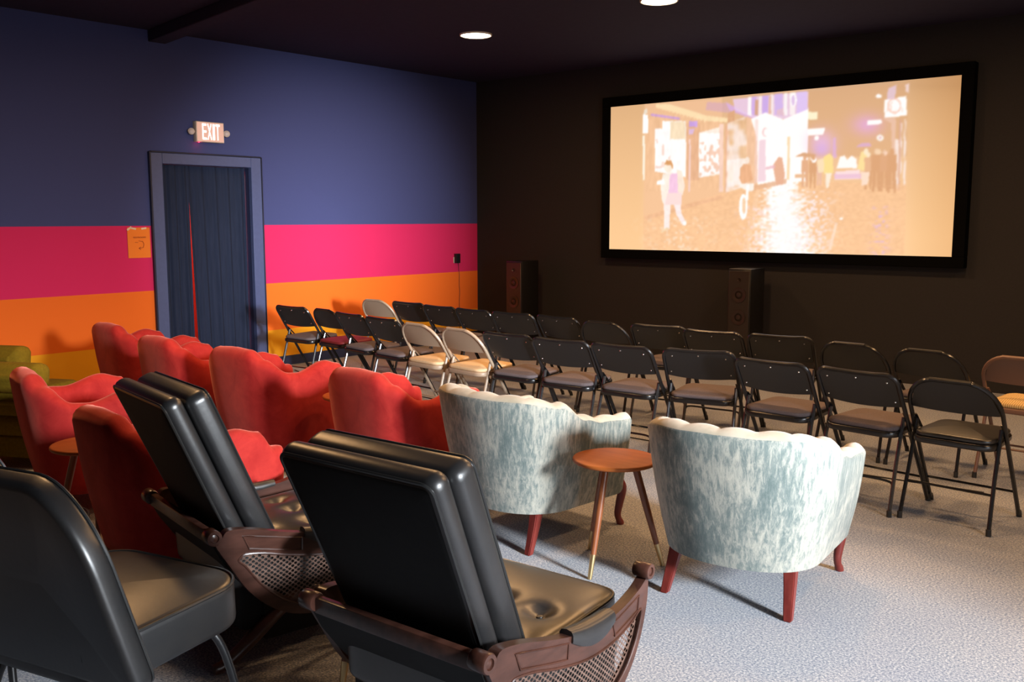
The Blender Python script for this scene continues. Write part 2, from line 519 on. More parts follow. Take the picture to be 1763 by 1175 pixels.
# ------------------------------------------------------------------ projection screen with the picture on it
SX0, SX1, SZ0, SZ1, SY = 2.079, 5.7365, 1.1838, 2.7492, -0.073
HX = np.array([[1050.7, 185.5], [1656.0, 128.3], [1641.1, 443.8], [1050.2, 427.4]])   # picture space of its corners (tl, tr, br, bl)
UV = np.array([[0, 1], [1, 1], [1, 0], [0, 0]], float)
A_ = []
B_ = []
for (x, y), (uu, vv) in zip(HX, UV):
    A_.append([uu, vv, 1, 0, 0, 0, -uu * x, -vv * x]); B_.append(x)
    A_.append([0, 0, 0, uu, vv, 1, -uu * y, -vv * y]); B_.append(y)
h = np.linalg.solve(np.array(A_), np.array(B_))
NXg, NZg = 520, 224
ug, vg = np.meshgrid(np.linspace(0, 1, NXg + 1), np.linspace(0, 1, NZg + 1))
dd = h[6] * ug + h[7] * vg + 1
PX = (h[0] * ug + h[1] * vg + h[2]) / dd
PY = (h[3] * ug + h[4] * vg + h[5]) / dd
rng = np.random.default_rng(3)


def vnoise(sx_, sy_, seed):
    """smooth value noise on the picture coordinates"""
    g = np.random.default_rng(seed).random((220, 220))
    x = (PX - 1040) / sx_; y = (PY - 120) / sy_
    xi = np.floor(x).astype(int) % 219; yi = np.floor(y).astype(int) % 219
    fx = x - np.floor(x); fy = y - np.floor(y)
    fx = fx * fx * (3 - 2 * fx); fy = fy * fy * (3 - 2 * fy)
    return (g[yi, xi] * (1 - fx) + g[yi, xi + 1] * fx) * (1 - fy) + (g[yi + 1, xi] * (1 - fx) + g[yi + 1, xi + 1] * fx) * fy


img = np.zeros(PX.shape + (3,))
base0 = np.array([214, 168, 122.]); base1 = np.array([255, 206, 152.])
tt = np.clip((PY - 150) / 260, 0, 1)[..., None] ** 0.6
img[:] = base0 * (1 - tt) + base1 * tt
# warmer towards the right edge, lighter inside the projected picture
inpic = 1 / (1 + np.exp(-(PX - 1108) / 3)) * 1 / (1 + np.exp((PX - 1560) / 6))
img += inpic[..., None] * np.array([2, 4, 10.])
img -= np.clip((PX - 1560) / 100, 0, 1)[..., None] * np.array([16, 22, 26.])


def inside(poly):
    n = len(poly); res = np.zeros(PX.shape, bool); j = n - 1
    for i in range(n):
        xi, yi = poly[i]; xj, yj = poly[j]
        cnd = ((yi > PY) != (yj > PY)) & (PX < (xj - xi) * (PY - yi) / ((yj - yi) or 1e-9) + xi)
        res ^= cnd; j = i
    return res


def paint(mask, col, a=1.0):
    a = (mask * a)[..., None]
    img[:] = img * (1 - a) + np.array(col, float) * a


def P(poly, col, a=1.0):
    paint(inside(poly).astype(float), col, a)


def E(cx, cy, rx, ry, col, a=1.0):
    paint((((PX - cx) / rx) ** 2 + ((PY - cy) / ry) ** 2 < 1).astype(float), col, a)


def G(cx, cy, rx, ry, col, a=1.0):
    paint(np.exp(-(((PX - cx) / rx) ** 2 + ((PY - cy) / ry) ** 2)), col, a)


W_ = (262, 258, 256)
DK = (232, 178, 140); DK2 = (224, 168, 124)
# --- shop fronts on the left of the street
P([(1108, 180), (1240, 170), (1240, 345), (1108, 372)], (248, 198, 156), .7)
P([(1105, 198), (1114, 198), (1114, 230), (1105, 231)], W_)
P([(1107, 190), (1112, 187), (1113, 196), (1106, 198)], (240, 225, 205))
P([(1105, 234), (1109, 234), (1109, 309), (1106, 311)], (255, 246, 226))
P([(1118, 196), (1168, 203), (1168, 207), (1118, 200)], (206, 160, 225), .9)
P([(1126, 222), (1138, 222), (1138, 209), (1150, 209), (1178, 209), (1179, 240), (1179, 305), (1126, 295)], W_)
P([(1152, 210), (1177, 210), (1178, 240), (1152, 240)], (250, 222, 180), .8)
paint(inside([(1127, 240), (1152, 240), (1152, 290), (1127, 290)]) * (vnoise(5, 9, 1) > .6), (252, 215, 200), .8)
P([(1127, 180), (1150, 180), (1215, 200), (1252, 204), (1252, 211), (1215, 209), (1127, 186)], (255, 226, 180))
for k in range(14):
    x = 1130 + k * 6.0; y = 185 + k * 1.75
    P([(x, y - 1), (x + 5, y), (x + 2.5, y + 4)], (255, 222, 176))
P([(1180, 212), (1202, 212), (1202, 310), (1180, 310)], (236, 184, 146))
P([(1184, 209), (1198, 209), (1198, 219), (1184, 219)], (205, 165, 240), .9)
P([(1184, 222), (1194, 222), (1190, 232), (1184, 232)], (228, 196, 245), .8)
paint(inside([(1184, 240), (1187, 240), (1187, 330), (1184, 330)]).astype(float), (250, 214, 205))
P([(1201, 229), (1240, 218), (1240, 300), (1201, 306)], (255, 240, 226))
P([(1202, 229), (1236, 230), (1236, 298), (1202, 306)], W_)
paint(inside([(1202, 246), (1236, 240), (1236, 298), (1202, 304)]) * (vnoise(4, 6, 2) > .62), (250, 205, 180), .9)
P([(1236, 214), (1243, 214), (1243, 330), (1236, 330)], (252, 214, 196))
P([(1214, 176), (1246, 178), (1268, 190), (1262, 196), (1212, 190)], (214, 168, 200), .55)
P([(1246, 176), (1276, 192), (1300, 203), (1298, 209), (1252, 190)], (222, 180, 232), .8)
P([(1250, 195), (1262, 190), (1262, 210), (1250, 212)], (226, 172, 130))
P([(1246, 214), (1252, 214), (1252, 332), (1246, 332)], (240, 186, 150))
paint(inside([(1250, 212), (1284, 200), (1284, 320), (1248, 332)]) * np.clip(vnoise(9, 9, 4) * 1.6 - .1, 0, 1), (255, 236, 226), .9)
P([(1250, 276), (1284, 272), (1284, 316), (1250, 322)], (258, 250, 246), .75)
P([(1282, 200), (1300, 208), (1300, 320), (1284, 322)], (247, 200, 165), .85)
# --- upper facade
P([(1258, 171), (1388, 158), (1388, 205), (1300, 206), (1262, 190)], (238, 208, 240), .85)
for x0, x1, c in ((1284, 1290, W_), (1291, 1299, (212, 176, 236)), (1303, 1308, (255, 240, 240)), (1309, 1319, (206, 172, 236)), (1323, 1328, (252, 236, 236)), (1330, 1344, (214, 184, 240)), (1346, 1352, (255, 250, 250)), (1356, 1366, (255, 246, 244)), (1368, 1386, (226, 200, 248))):
    P([(x0, 170 - (x0 - 1258) * .1), (x1, 170 - (x1 - 1258) * .1), (x1, 200), (x0, 198)], c, .9)
P([(1296, 172), (1302, 172), (1302, 200), (1296, 198)], (216, 165, 130), .9)
P([(1320, 165), (1324, 165), (1324, 200), (1320, 200)], (232, 185, 160), .9)
E(1362, 172, 6, 12, W_); E(1362, 173, 3, 9, (228, 200, 235))
P([(1290, 205), (1315, 194), (1345, 206), (1388, 188), (1388, 312), (1302, 318), (1300, 238)], W_)
P([(1297, 206), (1302, 206), (1302, 314), (1297, 316)], (250, 214, 205), .6)
P([(1304, 242), (1315, 240), (1316, 312), (1302, 314)], (246, 214, 224), .9)
E(1314, 228, 5, 8, (248, 214, 214)); E(1316, 228, 4, 6, W_)
P([(1353, 236), (1357, 236), (1357, 310), (1352, 310)], (252, 222, 180))
P([(1334, 190), (1346, 186), (1346, 200), (1334, 198)], (236, 196, 196), .7)
# --- sky at right with signs
P([(1388, 158), (1560, 142), (1560, 270), (1388, 270)], (222, 172, 128), .55)
G(1490, 215, 26, 18, (232, 176, 214), .9)
G(1412, 245, 24, 22, (236, 190, 230), .8)
G(1412, 258, 14, 12, (220, 178, 240), .7)
P([(1388, 193), (1404, 193), (1404, 206), (1388, 206)], (255, 246, 210))
P([(1388, 222), (1418, 220), (1414, 232), (1388, 233)], W_)
E(1403, 238, 4, 4, W_)
E(1510, 165.5, 5.4, 3.4, W_)
P([(1491, 208), (1515, 206), (1516, 213), (1491, 216)], W_)
E(1513, 237.5, 6, 5.5, (255, 246, 236)); E(1513, 237.5, 2, 2, (236, 190, 200))
P([(1430, 272), (1432, 238), (1436, 236), (1438, 272)], (226, 180, 232), .7)
P([(1520, 172), (1558, 165), (1559, 199), (1520, 203)], W_)
for k in range(60):
    a = k / 60 * 6.283
    E(1537 + 11 * math.cos(a), 182 + 12 * math.sin(a), 1.3, 1.3, (250, 200, 180), .8)
paint(inside([(1524, 176), (1552, 172), (1552, 196), (1524, 199)]) * (vnoise(4, 4, 17) > .66), (250, 205, 185), .5)
P([(1526, 152), (1541, 146), (1538, 170), (1524, 172)], (232, 205, 226), .8)
P([(1556, 146), (1562, 143), (1562, 160), (1557, 157)], (248, 224, 226), .8)
P([(1518, 205), (1540, 203), (1540, 330), (1536, 330), (1532, 212)], (244, 205, 190), .6)
for x0, x1, y0, y1 in ((1539, 1546, 240, 326), (1548, 1551, 212, 300), (1554, 1558, 204, 320)):
    paint(inside([(x0, y0), (x1, y0), (x1, y1), (x0, y1)]) * np.clip(vnoise(3, 14, 11) * 1.7, 0, 1), (255, 238, 232), .9)
P([(1546, 205), (1550, 205), (1548, 330), (1544, 330)], (222, 170, 150), .6)
# --- street and its wet reflections
st = inside([(1108, 372), (1250, 330), (1388, 312), (1560, 318), (1556, 440), (1108, 429)]).astype(float)
paint(st, (250, 196, 150), .55)
gl = np.exp(-((PX - 1345 - (PY - 320) * .06) / (26 + (PY - 320) * .16)) ** 2) * (PY > 312)
sp = vnoise(5, 3.2, 5)
paint(np.clip(gl * 1.5 + (sp - .55) * 1.3 * (gl > .12), 0, 1) * (gl > .05), W_, 1)
gl2 = np.exp(-((PX - 1395) / 34) ** 2) * (PY > 330)
paint(np.clip((vnoise(4, 3, 8) - .52) * 5, 0, 1) * gl2, (255, 240, 242), .9)
paint(np.clip((vnoise(4, 3, 9) - .60) * 5, 0, 1) * np.exp(-((PX - 1300) / 30) ** 2) * (PY > 355), (255, 226, 220), .8)
paint(np.clip((vnoise(4, 4, 13) - .62) * 5, 0, 1) * np.exp(-((PX - 1170) / 50) ** 2) * (PY > 372), (255, 228, 200), .8)
paint(np.clip((vnoise(6, 3, 15) - .50) * 4, 0, 1) * np.exp(-((PX - 1514) / 14) ** 2) * (PY > 355), (232, 192, 226), .8)
P([(1436, 384), (1441, 384), (1430, 431), (1425, 431)], (255, 226, 205), .8)
E(1447, 377, 3, 2, W_)
P([(1108, 372), (1240, 336), (1246, 340), (1112, 378)], (240, 186, 146), .7)
P([(1284, 322), (1352, 308), (1352, 316), (1288, 330)], DK, .8)
# --- distant crowd and van
P([(1436, 296), (1478, 292), (1480, 308), (1434, 310)], (255, 226, 226))
P([(1438, 290), (1444, 270), (1452, 268), (1456, 276), (1464, 268), (1472, 274), (1474, 290)], W_, .95)
P([(1434, 300), (1482, 300), (1482, 308), (1434, 308)], (236, 190, 216), .7)
# --- figures
def man(cx, top, hgt, body, legs, head, lean=0.0):
    s = hgt / 100.0
    E(cx + lean, top + 7 * s, 5 * s, 7 * s, head)
    P([(cx - 10 * s, top + 15 * s), (cx + 10 * s, top + 14 * s), (cx + 12 * s, top + 50 * s), (cx - 11 * s, top + 52 * s)], body)
    P([(cx - 9 * s, top + 50 * s), (cx - 1 * s, top + 50 * s), (cx - 4 * s, top + 98 * s), (cx - 9 * s, top + 98 * s)], legs)
    P([(cx + 1 * s, top + 50 * s), (cx + 10 * s, top + 50 * s), (cx + 9 * s, top + 98 * s), (cx + 4 * s, top + 98 * s)], legs)
# walker in front of the shop window
P([(1141, 350), (1152, 347), (1156, 296), (1140, 300), (1136, 320), (1139, 346)], (255, 244, 230))
P([(1152, 300), (1164, 298), (1170, 330), (1166, 336), (1150, 334)], (250, 205, 232))
P([(1164, 292), (1172, 294), (1178, 320), (1174, 336), (1166, 330)], (255, 236, 218))
P([(1142, 342), (1154, 340), (1152, 394), (1143, 394)], (258, 242, 236))
P([(1156, 340), (1170, 336), (1172, 366), (1181, 384), (1175, 388), (1164, 370)], (258, 240, 238))
P([(1148, 332), (1172, 332), (1172, 352), (1144, 352)], (254, 226, 222))
P([(1130, 312), (1142, 308), (1144, 318), (1130, 318)], W_)
E(1149, 288, 7, 9, (255, 240, 222)); P([(1142, 284), (1146, 276), (1154, 276), (1157, 284), (1157, 292), (1153, 284)], (226, 165, 110))
P([(1136, 398), (1146, 392), (1152, 392), (1140, 400)], (250, 220, 180)); E(1178, 384, 3, 4, W_)
# cyclist
P([(1272, 290), (1278, 282), (1290, 284), (1294, 310), (1276, 318), (1271, 308)], (240, 182, 140))
E(1284, 276, 4, 6, (255, 236, 220))
P([(1272, 316), (1296, 316), (1296, 328), (1286, 330), (1272, 322)], (255, 246, 236))
E(1278, 356, 7.5, 22, W_); E(1279, 354, 3.2, 14, (252, 214, 176)); P([(1282, 318), (1288, 318), (1286, 345), (1282, 345)], W_)
# dark figures
P([(1328, 285), (1338, 270), (1344, 272), (1349, 300), (1346, 318), (1334, 318)], (236, 182, 152))
P([(1316, 288), (1332, 284), (1332, 290), (1316, 292)], (240, 190, 200), .8)
for cx, top, hg, c in ((1383, 268, 56, DK), (1397, 268, 58, DK2), (1408, 280, 40, (238, 190, 170))):
    man(cx, top, hg, c, c, c)
P([(1366, 270), (1380, 263), (1402, 266), (1400, 270)], (222, 170, 130))
P([(1404, 276), (1418, 272), (1420, 296), (1406, 298)], (255, 230, 190), .9)
P([(1416, 270), (1426, 264), (1432, 270), (1432, 298), (1416, 300)], (255, 226, 150)); P([(1419, 298), (1430, 298), (1424, 324), (1420, 324)], (255, 240, 220))
P([(1392, 271), (1398, 277), (1404, 271), (1402, 280), (1396, 280)], W_)
P([(1471, 253), (1482, 246), (1494, 246), (1500, 253)], (224, 178, 210), .9)
P([(1474, 292), (1480, 262), (1492, 260), (1496, 296)], (255, 226, 160)); man(1493, 262, 66, (236, 186, 146), DK2, (255, 236, 205)); man(1507, 256, 76, DK2, DK2, (244, 205, 170)); man(1521, 258, 74, DK, DK2, (240, 200, 168)); man(1534, 256, 78, DK2, DK2, DK2)
paint(inside([(1496, 268), (1538, 262), (1540, 326), (1500, 322)]).astype(float), DK2, .6)
E(1510, 262, 5, 5, (250, 215, 180)); E(1523, 264, 3, 4, (252, 214, 190)); E(1489, 262, 4, 6, (255, 236, 205))
P([(1480, 296), (1496, 296), (1492, 318), (1482, 320)], (255, 226, 205))
P([(1366, 300), (1384, 300), (1384, 306), (1366, 306)], (238, 190, 150))
cob = (vnoise(4.5, 2.8, 21) - .5) * 2
img += (st * cob * 7)[..., None] * np.array([1, 1, .9])
fac = inside([(1112, 196), (1300, 206), (1300, 322), (1112, 330)]).astype(float)
img += (fac * (vnoise(3, 10, 23) - .5) * 14)[..., None]
for _ in range(2):                                   # slightly out of focus projection
    img[1:-1] = img[1:-1] * .5 + (img[:-2] + img[2:]) * .25
    img[:, 1:-1] = img[:, 1:-1] * .5 + (img[:, :-2] + img[:, 2:]) * .25
lum = img / 255.0
linr = np.where(lum <= 0.04045, lum / 12.92, ((lum + 0.055) / 1.055) ** 2.4)
me = bpy.data.meshes.new('screen_fabric')
vx = np.stack([SX0 + (SX1 - SX0) * ug, np.full(ug.shape, SY), SZ0 + (SZ1 - SZ0) * vg], -1).reshape(-1, 3)
nv = len(vx); idx = np.arange(nv).reshape(ug.shape)
quads = np.stack([idx[:-1, :-1], idx[:-1, 1:], idx[1:, 1:], idx[1:, :-1]], -1).reshape(-1, 4)
me.from_pydata([], [], [])
me.vertices.add(nv); me.vertices.foreach_set('co', vx.ravel().astype(np.float32))
me.loops.add(quads.size); me.loops.foreach_set('vertex_index', quads.ravel().astype(np.int32))
me.polygons.add(len(quads)); me.polygons.foreach_set('loop_start', (np.arange(len(quads)) * 4).astype(np.int32))
me.update(calc_edges=True)
ca = me.color_attributes.new('picture', 'FLOAT_COLOR', 'POINT')
rgba = np.concatenate([linr.reshape(-1, 3), np.ones((nv, 1))], 1)
ca.data.foreach_set('color', rgba.ravel().astype(np.float32))
ma = bpy.data.materials.new('projected_picture'); ma.use_nodes = True; nt, b = nodes(ma)
at = nt.nodes.new('ShaderNodeAttribute'); at.attribute_name = 'picture'
b.inputs['Base Color'].default_value = (0.05, 0.05, 0.05, 1); b.inputs['Roughness'].default_value = 1.0
b.inputs['Specular IOR Level'].default_value = 0.0
nt.links.new(at.outputs['Color'], b.inputs['Emission Color']); b.inputs['Emission Strength'].default_value = 0.98
me.materials.append(ma)
sc = thing('projection_screen', 'wide framed projection screen showing a wet street at night, on the dark back wall', 'projection screen', ((SX0 + SX1) / 2, 0, 0))
so = bpy.data.objects.new('screen_fabric', me); COL.objects.link(so); so.parent = sc; so.location = (-(SX0 + SX1) / 2, 0, 0)
cx = (SX0 + SX1) / 2
FX0, FX1, FZ0, FZ1 = 1.985, 5.842, 1.085, 2.852
for x0, x1, z0, z1 in ((FX0, FX1, FZ0, SZ0), (FX0, FX1, SZ1, FZ1), (FX0, SX0, SZ0, SZ1), (SX1, FX1, SZ0, SZ1)):
    bm = bmesh.new(); box(bm, ((x0 + x1) / 2 - cx, -0.053, (z0 + z1) / 2), (x1 - x0, 0.104, z1 - z0), 0.004, 1)
    obj('border', bm, M['velvetblack'], sc)
bm = bmesh.new(); box(bm, (0, -0.035, (SZ0 + SZ1) / 2), (SX1 - SX0, 0.06, SZ1 - SZ0)); obj('backing_board', bm, M['velvetblack'], sc)

# ------------------------------------------------------------------ tower speakers
def speaker(x, lab):
    t = thing('tower_speaker', lab, 'speaker', (x, -0.33, 0), 2)
    W2, D2, H2 = 0.235, 0.32, 1.035
    bm = bmesh.new(); box(bm, (0, 0, H2 / 2 + 0.02), (W2, D2, H2 - 0.04), 0.006, 2); obj('cabinet', bm, M['speaker'], t)
    bm = bmesh.new(); box(bm, (0, 0, 0.012), (W2 + 0.03, D2 + 0.03, 0.024), 0.004, 1); obj('plinth', bm, M['speaker'], t)
    bm = bmesh.new(); box(bm, (0, -D2 / 2 - 0.006, H2 / 2 + 0.03), (W2 - 0.02, 0.012, H2 - 0.10), 0.004, 1); g = obj('front_panel', bm, M['grille'], t)
    for z, rr in ((0.93, 0.02), (0.78, 0.075), (0.56, 0.075)):
        bm = bmesh.new(); lathe(bm, [(rr, 0.0), (rr, 0.006), (rr * 0.86, 0.006), (rr * 0.35, -0.004), (rr * 0.3, 0.004), (0.002, 0.008)], 24, T(0, -D2 / 2 - 0.012, z) @ rot('X', 90))
        obj('driver', bm, M['cone'], t)
    bm = bmesh.new(); box(bm, (-0.02, -D2 / 2 - 0.013, H2 - 0.03), (0.035, 0.004, 0.008)); obj('badge', bm, M['cone'], t)
speaker(1.02, 'black tower speaker left of the screen, in the corner beside the striped wall')
speaker(3.90, 'black tower speaker standing beneath the middle of the projection screen')

# ------------------------------------------------------------------ ceiling lamps
for i, (lx, ly) in enumerate(LAMPS):
    labs = {0: 'round glowing ceiling lamp left of the screen, wholly in view', 1: 'round glowing ceiling lamp above the screen, cut by the top of the picture'}
    if i < 2:
        t = thing('ceiling_lamp', labs[i], 'lamp', (lx, ly, CEIL))
    else:
        over = {2: 'row nearest the screen', 3: 'cream seated folding chairs', 4: 'right teal tub chair', 5: 'right front corner of the room', 6: 'open carpet at the right', 7: 'nearest left red armchair, added for highlights'}[i]
        t = thing('ceiling_lamp', 'round glowing ceiling lamp above the view, over the ' + over, 'lamp', (lx, ly, CEIL))
    bm = bmesh.new(); lathe(bm, [(0.150, 0.0), (0.150, -0.012), (0.142, -0.016), (0.136, -0.012), (0.136, -0.001)], 40); obj('lamp_rim', bm, M['lamprim'], t)
    bm = bmesh.new(); lathe(bm, [(0.136, -0.004), (0.136, -0.010), (0.12, -0.016), (0.05, -0.020), (0.004, -0.0205)], 40); obj('lamp_diffuser', bm, M['lampglass'], t)
    area('lamp_light', (lx, ly, CEIL - 0.03), (lx, ly, 0), 0.26, 0.26, LAMP_POWER, LAMP_COLOR, 'DISK')

# ------------------------------------------------------------------ exit sign, paper, adapter
def text_mesh(body, size, depth):
    cu = bpy.data.curves.new('text', 'FONT'); cu.body = body; cu.size = size; cu.extrude = depth
    cu.align_x = 'CENTER'; cu.align_y = 'CENTER'
    to = bpy.data.objects.new('text', cu); COL.objects.link(to)
    dg = bpy.context.evaluated_depsgraph_get()
    me_ = bpy.data.meshes.new_from_object(to.evaluated_get(dg))
    bpy.data.objects.remove(to); bpy.data.curves.remove(cu)
    return me_
FACE = Matrix(((0, 0, 1, 0), (1, 0, 0, 0), (0, 1, 0, 0), (0, 0, 0, 1)))   # text plane -> faces +x


def bm_text(body, size, depth, sx_=1.0, sy_=1.0, off=(0, 0)):
    me_ = text_mesh(body, size, depth)
    bm_ = bmesh.new(); bm_.from_mesh(me_); bpy.data.meshes.remove(me_)
    for v in bm_.verts:
        v.co.x = v.co.x * sx_ + off[0]; v.co.y = v.co.y * sy_ + off[1]
    return bm_


t = thing('exit_sign', 'lit EXIT sign with two small emergency lamps, above the blue doorway', 'exit sign', (0, -3.825, 2.345))
bm = bmesh.new(); box(bm, (0.030, 0, 0), (0.058, 0.300, 0.192), 0.006, 2); obj('housing', bm, M['whiteplastic'], t)
bm = bmesh.new(); box(bm, (0.060, 0, 0), (0.004, 0.286, 0.178), 0.002, 1); fp = obj('faceplate', bm, M['exit_face'], t)
for ch_, dx in (('E', -0.070), ('X', -0.015), ('I', 0.030), ('T', 0.073)):
    bm = bm_text(ch_, 0.2, 0.002, 0.46 if ch_ != 'I' else 0.55, 1.02)
    ys = [v.co.x for v in bm.verts]; mid = (min(ys) + max(ys)) / 2
    zs = [v.co.y for v in bm.verts]; mz = (min(zs) + max(zs)) / 2; kz = 0.148 / (max(zs) - min(zs))
    wd_ = {'E': 0.044, 'X': 0.046, 'I': 0.020, 'T': 0.044}[ch_] / (max(ys) - min(ys))
    for v in bm.verts:
        v.co.x = (v.co.x - mid) * wd_ + dx + 0.004; v.co.y = (v.co.y - mz) * kz
    X(bm.verts, T(0.0635, 0, 0.002) @ FACE); obj('letter', bm, M['exit_letter'], fp, smooth=0)
for sg in (-1, 1):
    bm = bmesh.new(); tube(bm, [(0.03, sg * 0.150, -0.002), (0.03, sg * 0.165, -0.002)], 0.008, 8); ar = obj('lamp_arm', bm, M['whiteplastic'], t)
    bm = bmesh.new(); lathe(bm, [(0.016, -0.028), (0.026, -0.016), (0.031, 0.004), (0.031, 0.016), (0.026, 0.019), (0.004, 0.020)], 20, T(0.035, sg * 0.190, -0.004) @ rot('Z', -20) @ rot('Y', 84))
    hd = obj('lamp_head', bm, M['whiteplastic'], t)
    bm = bmesh.new(); lathe(bm, [(0.024, 0.0190), (0.020, 0.023), (0.003, 0.025)], 20, T(0.035, sg * 0.190, -0.004) @ rot('Z', -20) @ rot('Y', 84))
    obj('lens', bm, M['lens'], hd)
bm = bmesh.new(); lathe(bm, [(0.005, -0.006), (0.005, 0), (0.001, 0.001)], 10, T(0.045, -0.118, -0.095)); obj('indicator_light', bm, M['led'], t)
l = bpy.data.lights.new('indicator_glow', 'POINT'); l.energy = 0.10; l.color = (1, 0.02, 0.10); l.shadow_soft_size = 0.005
lo = bpy.data.objects.new('indicator_glow', l); COL.objects.link(lo); lo.location = (0.045, -3.943, 2.238)

t = thing('paper_notice', 'orange paper RESTROOMS notice with an arrow, taped to the wall left of the doorway', 'notice', (0.001, -4.572, 1.312))
bm = bmesh.new(); pv = []
for k in range(2):
    for i in range(9):
        for j in range(7):
            y = -0.1085 + 0.217 * j / 6; z = -0.1375 + 0.275 * i / 8
            pv.append(bm.verts.new((0.004 + 0.004 * math.sin(j * 1.1) * (1 - i / 8) + 0.0012 * k, y, z)))
pi = lambda k, i, j: pv[k * 63 + i * 7 + j]
for k in range(2):
    for i in range(8):
        for j in range(6):
            bm.faces.new((pi(k, i, j), pi(k, i, j + 1), pi(k, i + 1, j + 1), pi(k, i + 1, j)))
for i in range(8):
    for j in (0, 6):
        bm.faces.new((pi(0, i, j), pi(0, i + 1, j), pi(1, i + 1, j), pi(1, i, j)))
for j in range(6):
    for i in (0, 8):
        bm.faces.new((pi(0, i, j), pi(0, i, j + 1), pi(1, i, j + 1), pi(1, i, j)))
pp = obj('sheet', bm, M['paper'], t)
bm = bm_text('RESTROOMS', 0.026, 0.0006, 0.84, 0.72); X(bm.verts, T(0.0105, 0.005, 0.048) @ FACE); obj('lettering', bm, M['ink'], t, smooth=0)
bm = bmesh.new()
tube(bm, [(0.0105, -0.005, 0.018), (0.0105, 0.032, 0.012), (0.0105, 0.044, -0.012), (0.0105, 0.036, -0.044), (0.0105, -0.006, -0.050)], 0.0022, 6)
tube(bm, [(0.0105, 0.012, -0.038), (0.0105, -0.008, -0.050), (0.0105, 0.012, -0.062)], 0.0022, 6)
tube(bm, [(0.0105, -0.040, 0.004), (0.0105, -0.012, 0.002)], 0.002, 6)
obj('drawn_arrow', bm, M['ink'], t)
for y, a in ((-0.090, 35), (-0.05, -12), (0.05, 8)):
    bm = bmesh.new(); box(bm, (0, 0, 0), (0.0015, 0.050, 0.016), mtx=T(0.0085, y, 0.129) @ rot('X', a)); obj('tape_strip', bm, M['tape'], t)

t = thing('wall_adapter', 'small black power adapter with a thin cable on the magenta band', 'adapter', (0, -0.394, 1.037))
bm = bmesh.new(); box(bm, (0.022, 0.0, 0), (0.040, 0.078, 0.118), 0.006, 2); obj('adapter_body', bm, M['blackplastic'], t)
bm = bmesh.new(); box(bm, (0.004, -0.030, -0.02), (0.008, 0.04, 0.075), 0.003, 1); obj('socket_plate', bm, M['whiteplastic'], t)
bm = bmesh.new(); tube(bm, smooth_path([(0.012, 0.03, -0.058), (0.007, 0.040, -0.14), (0.006, 0.05, -0.2), (0.007, 0.046, -0.33), (0.006, 0.054, -0.42), (0.006, 0.046, -0.55), (0.006, 0.05, -0.7), (0.014, 0.05, -0.92), (0.05, 0.06, -1.031), (0.20, 0.0, -1.031)], 6), 0.003, 6)
obj('cable', bm, M['cable'], t)

# ------------------------------------------------------------------ folding chairs
GF = 'folding chairs set out in two rows'


def up_y(z, top=0.745):
    return 0.215 - 0.455 * (z / top)


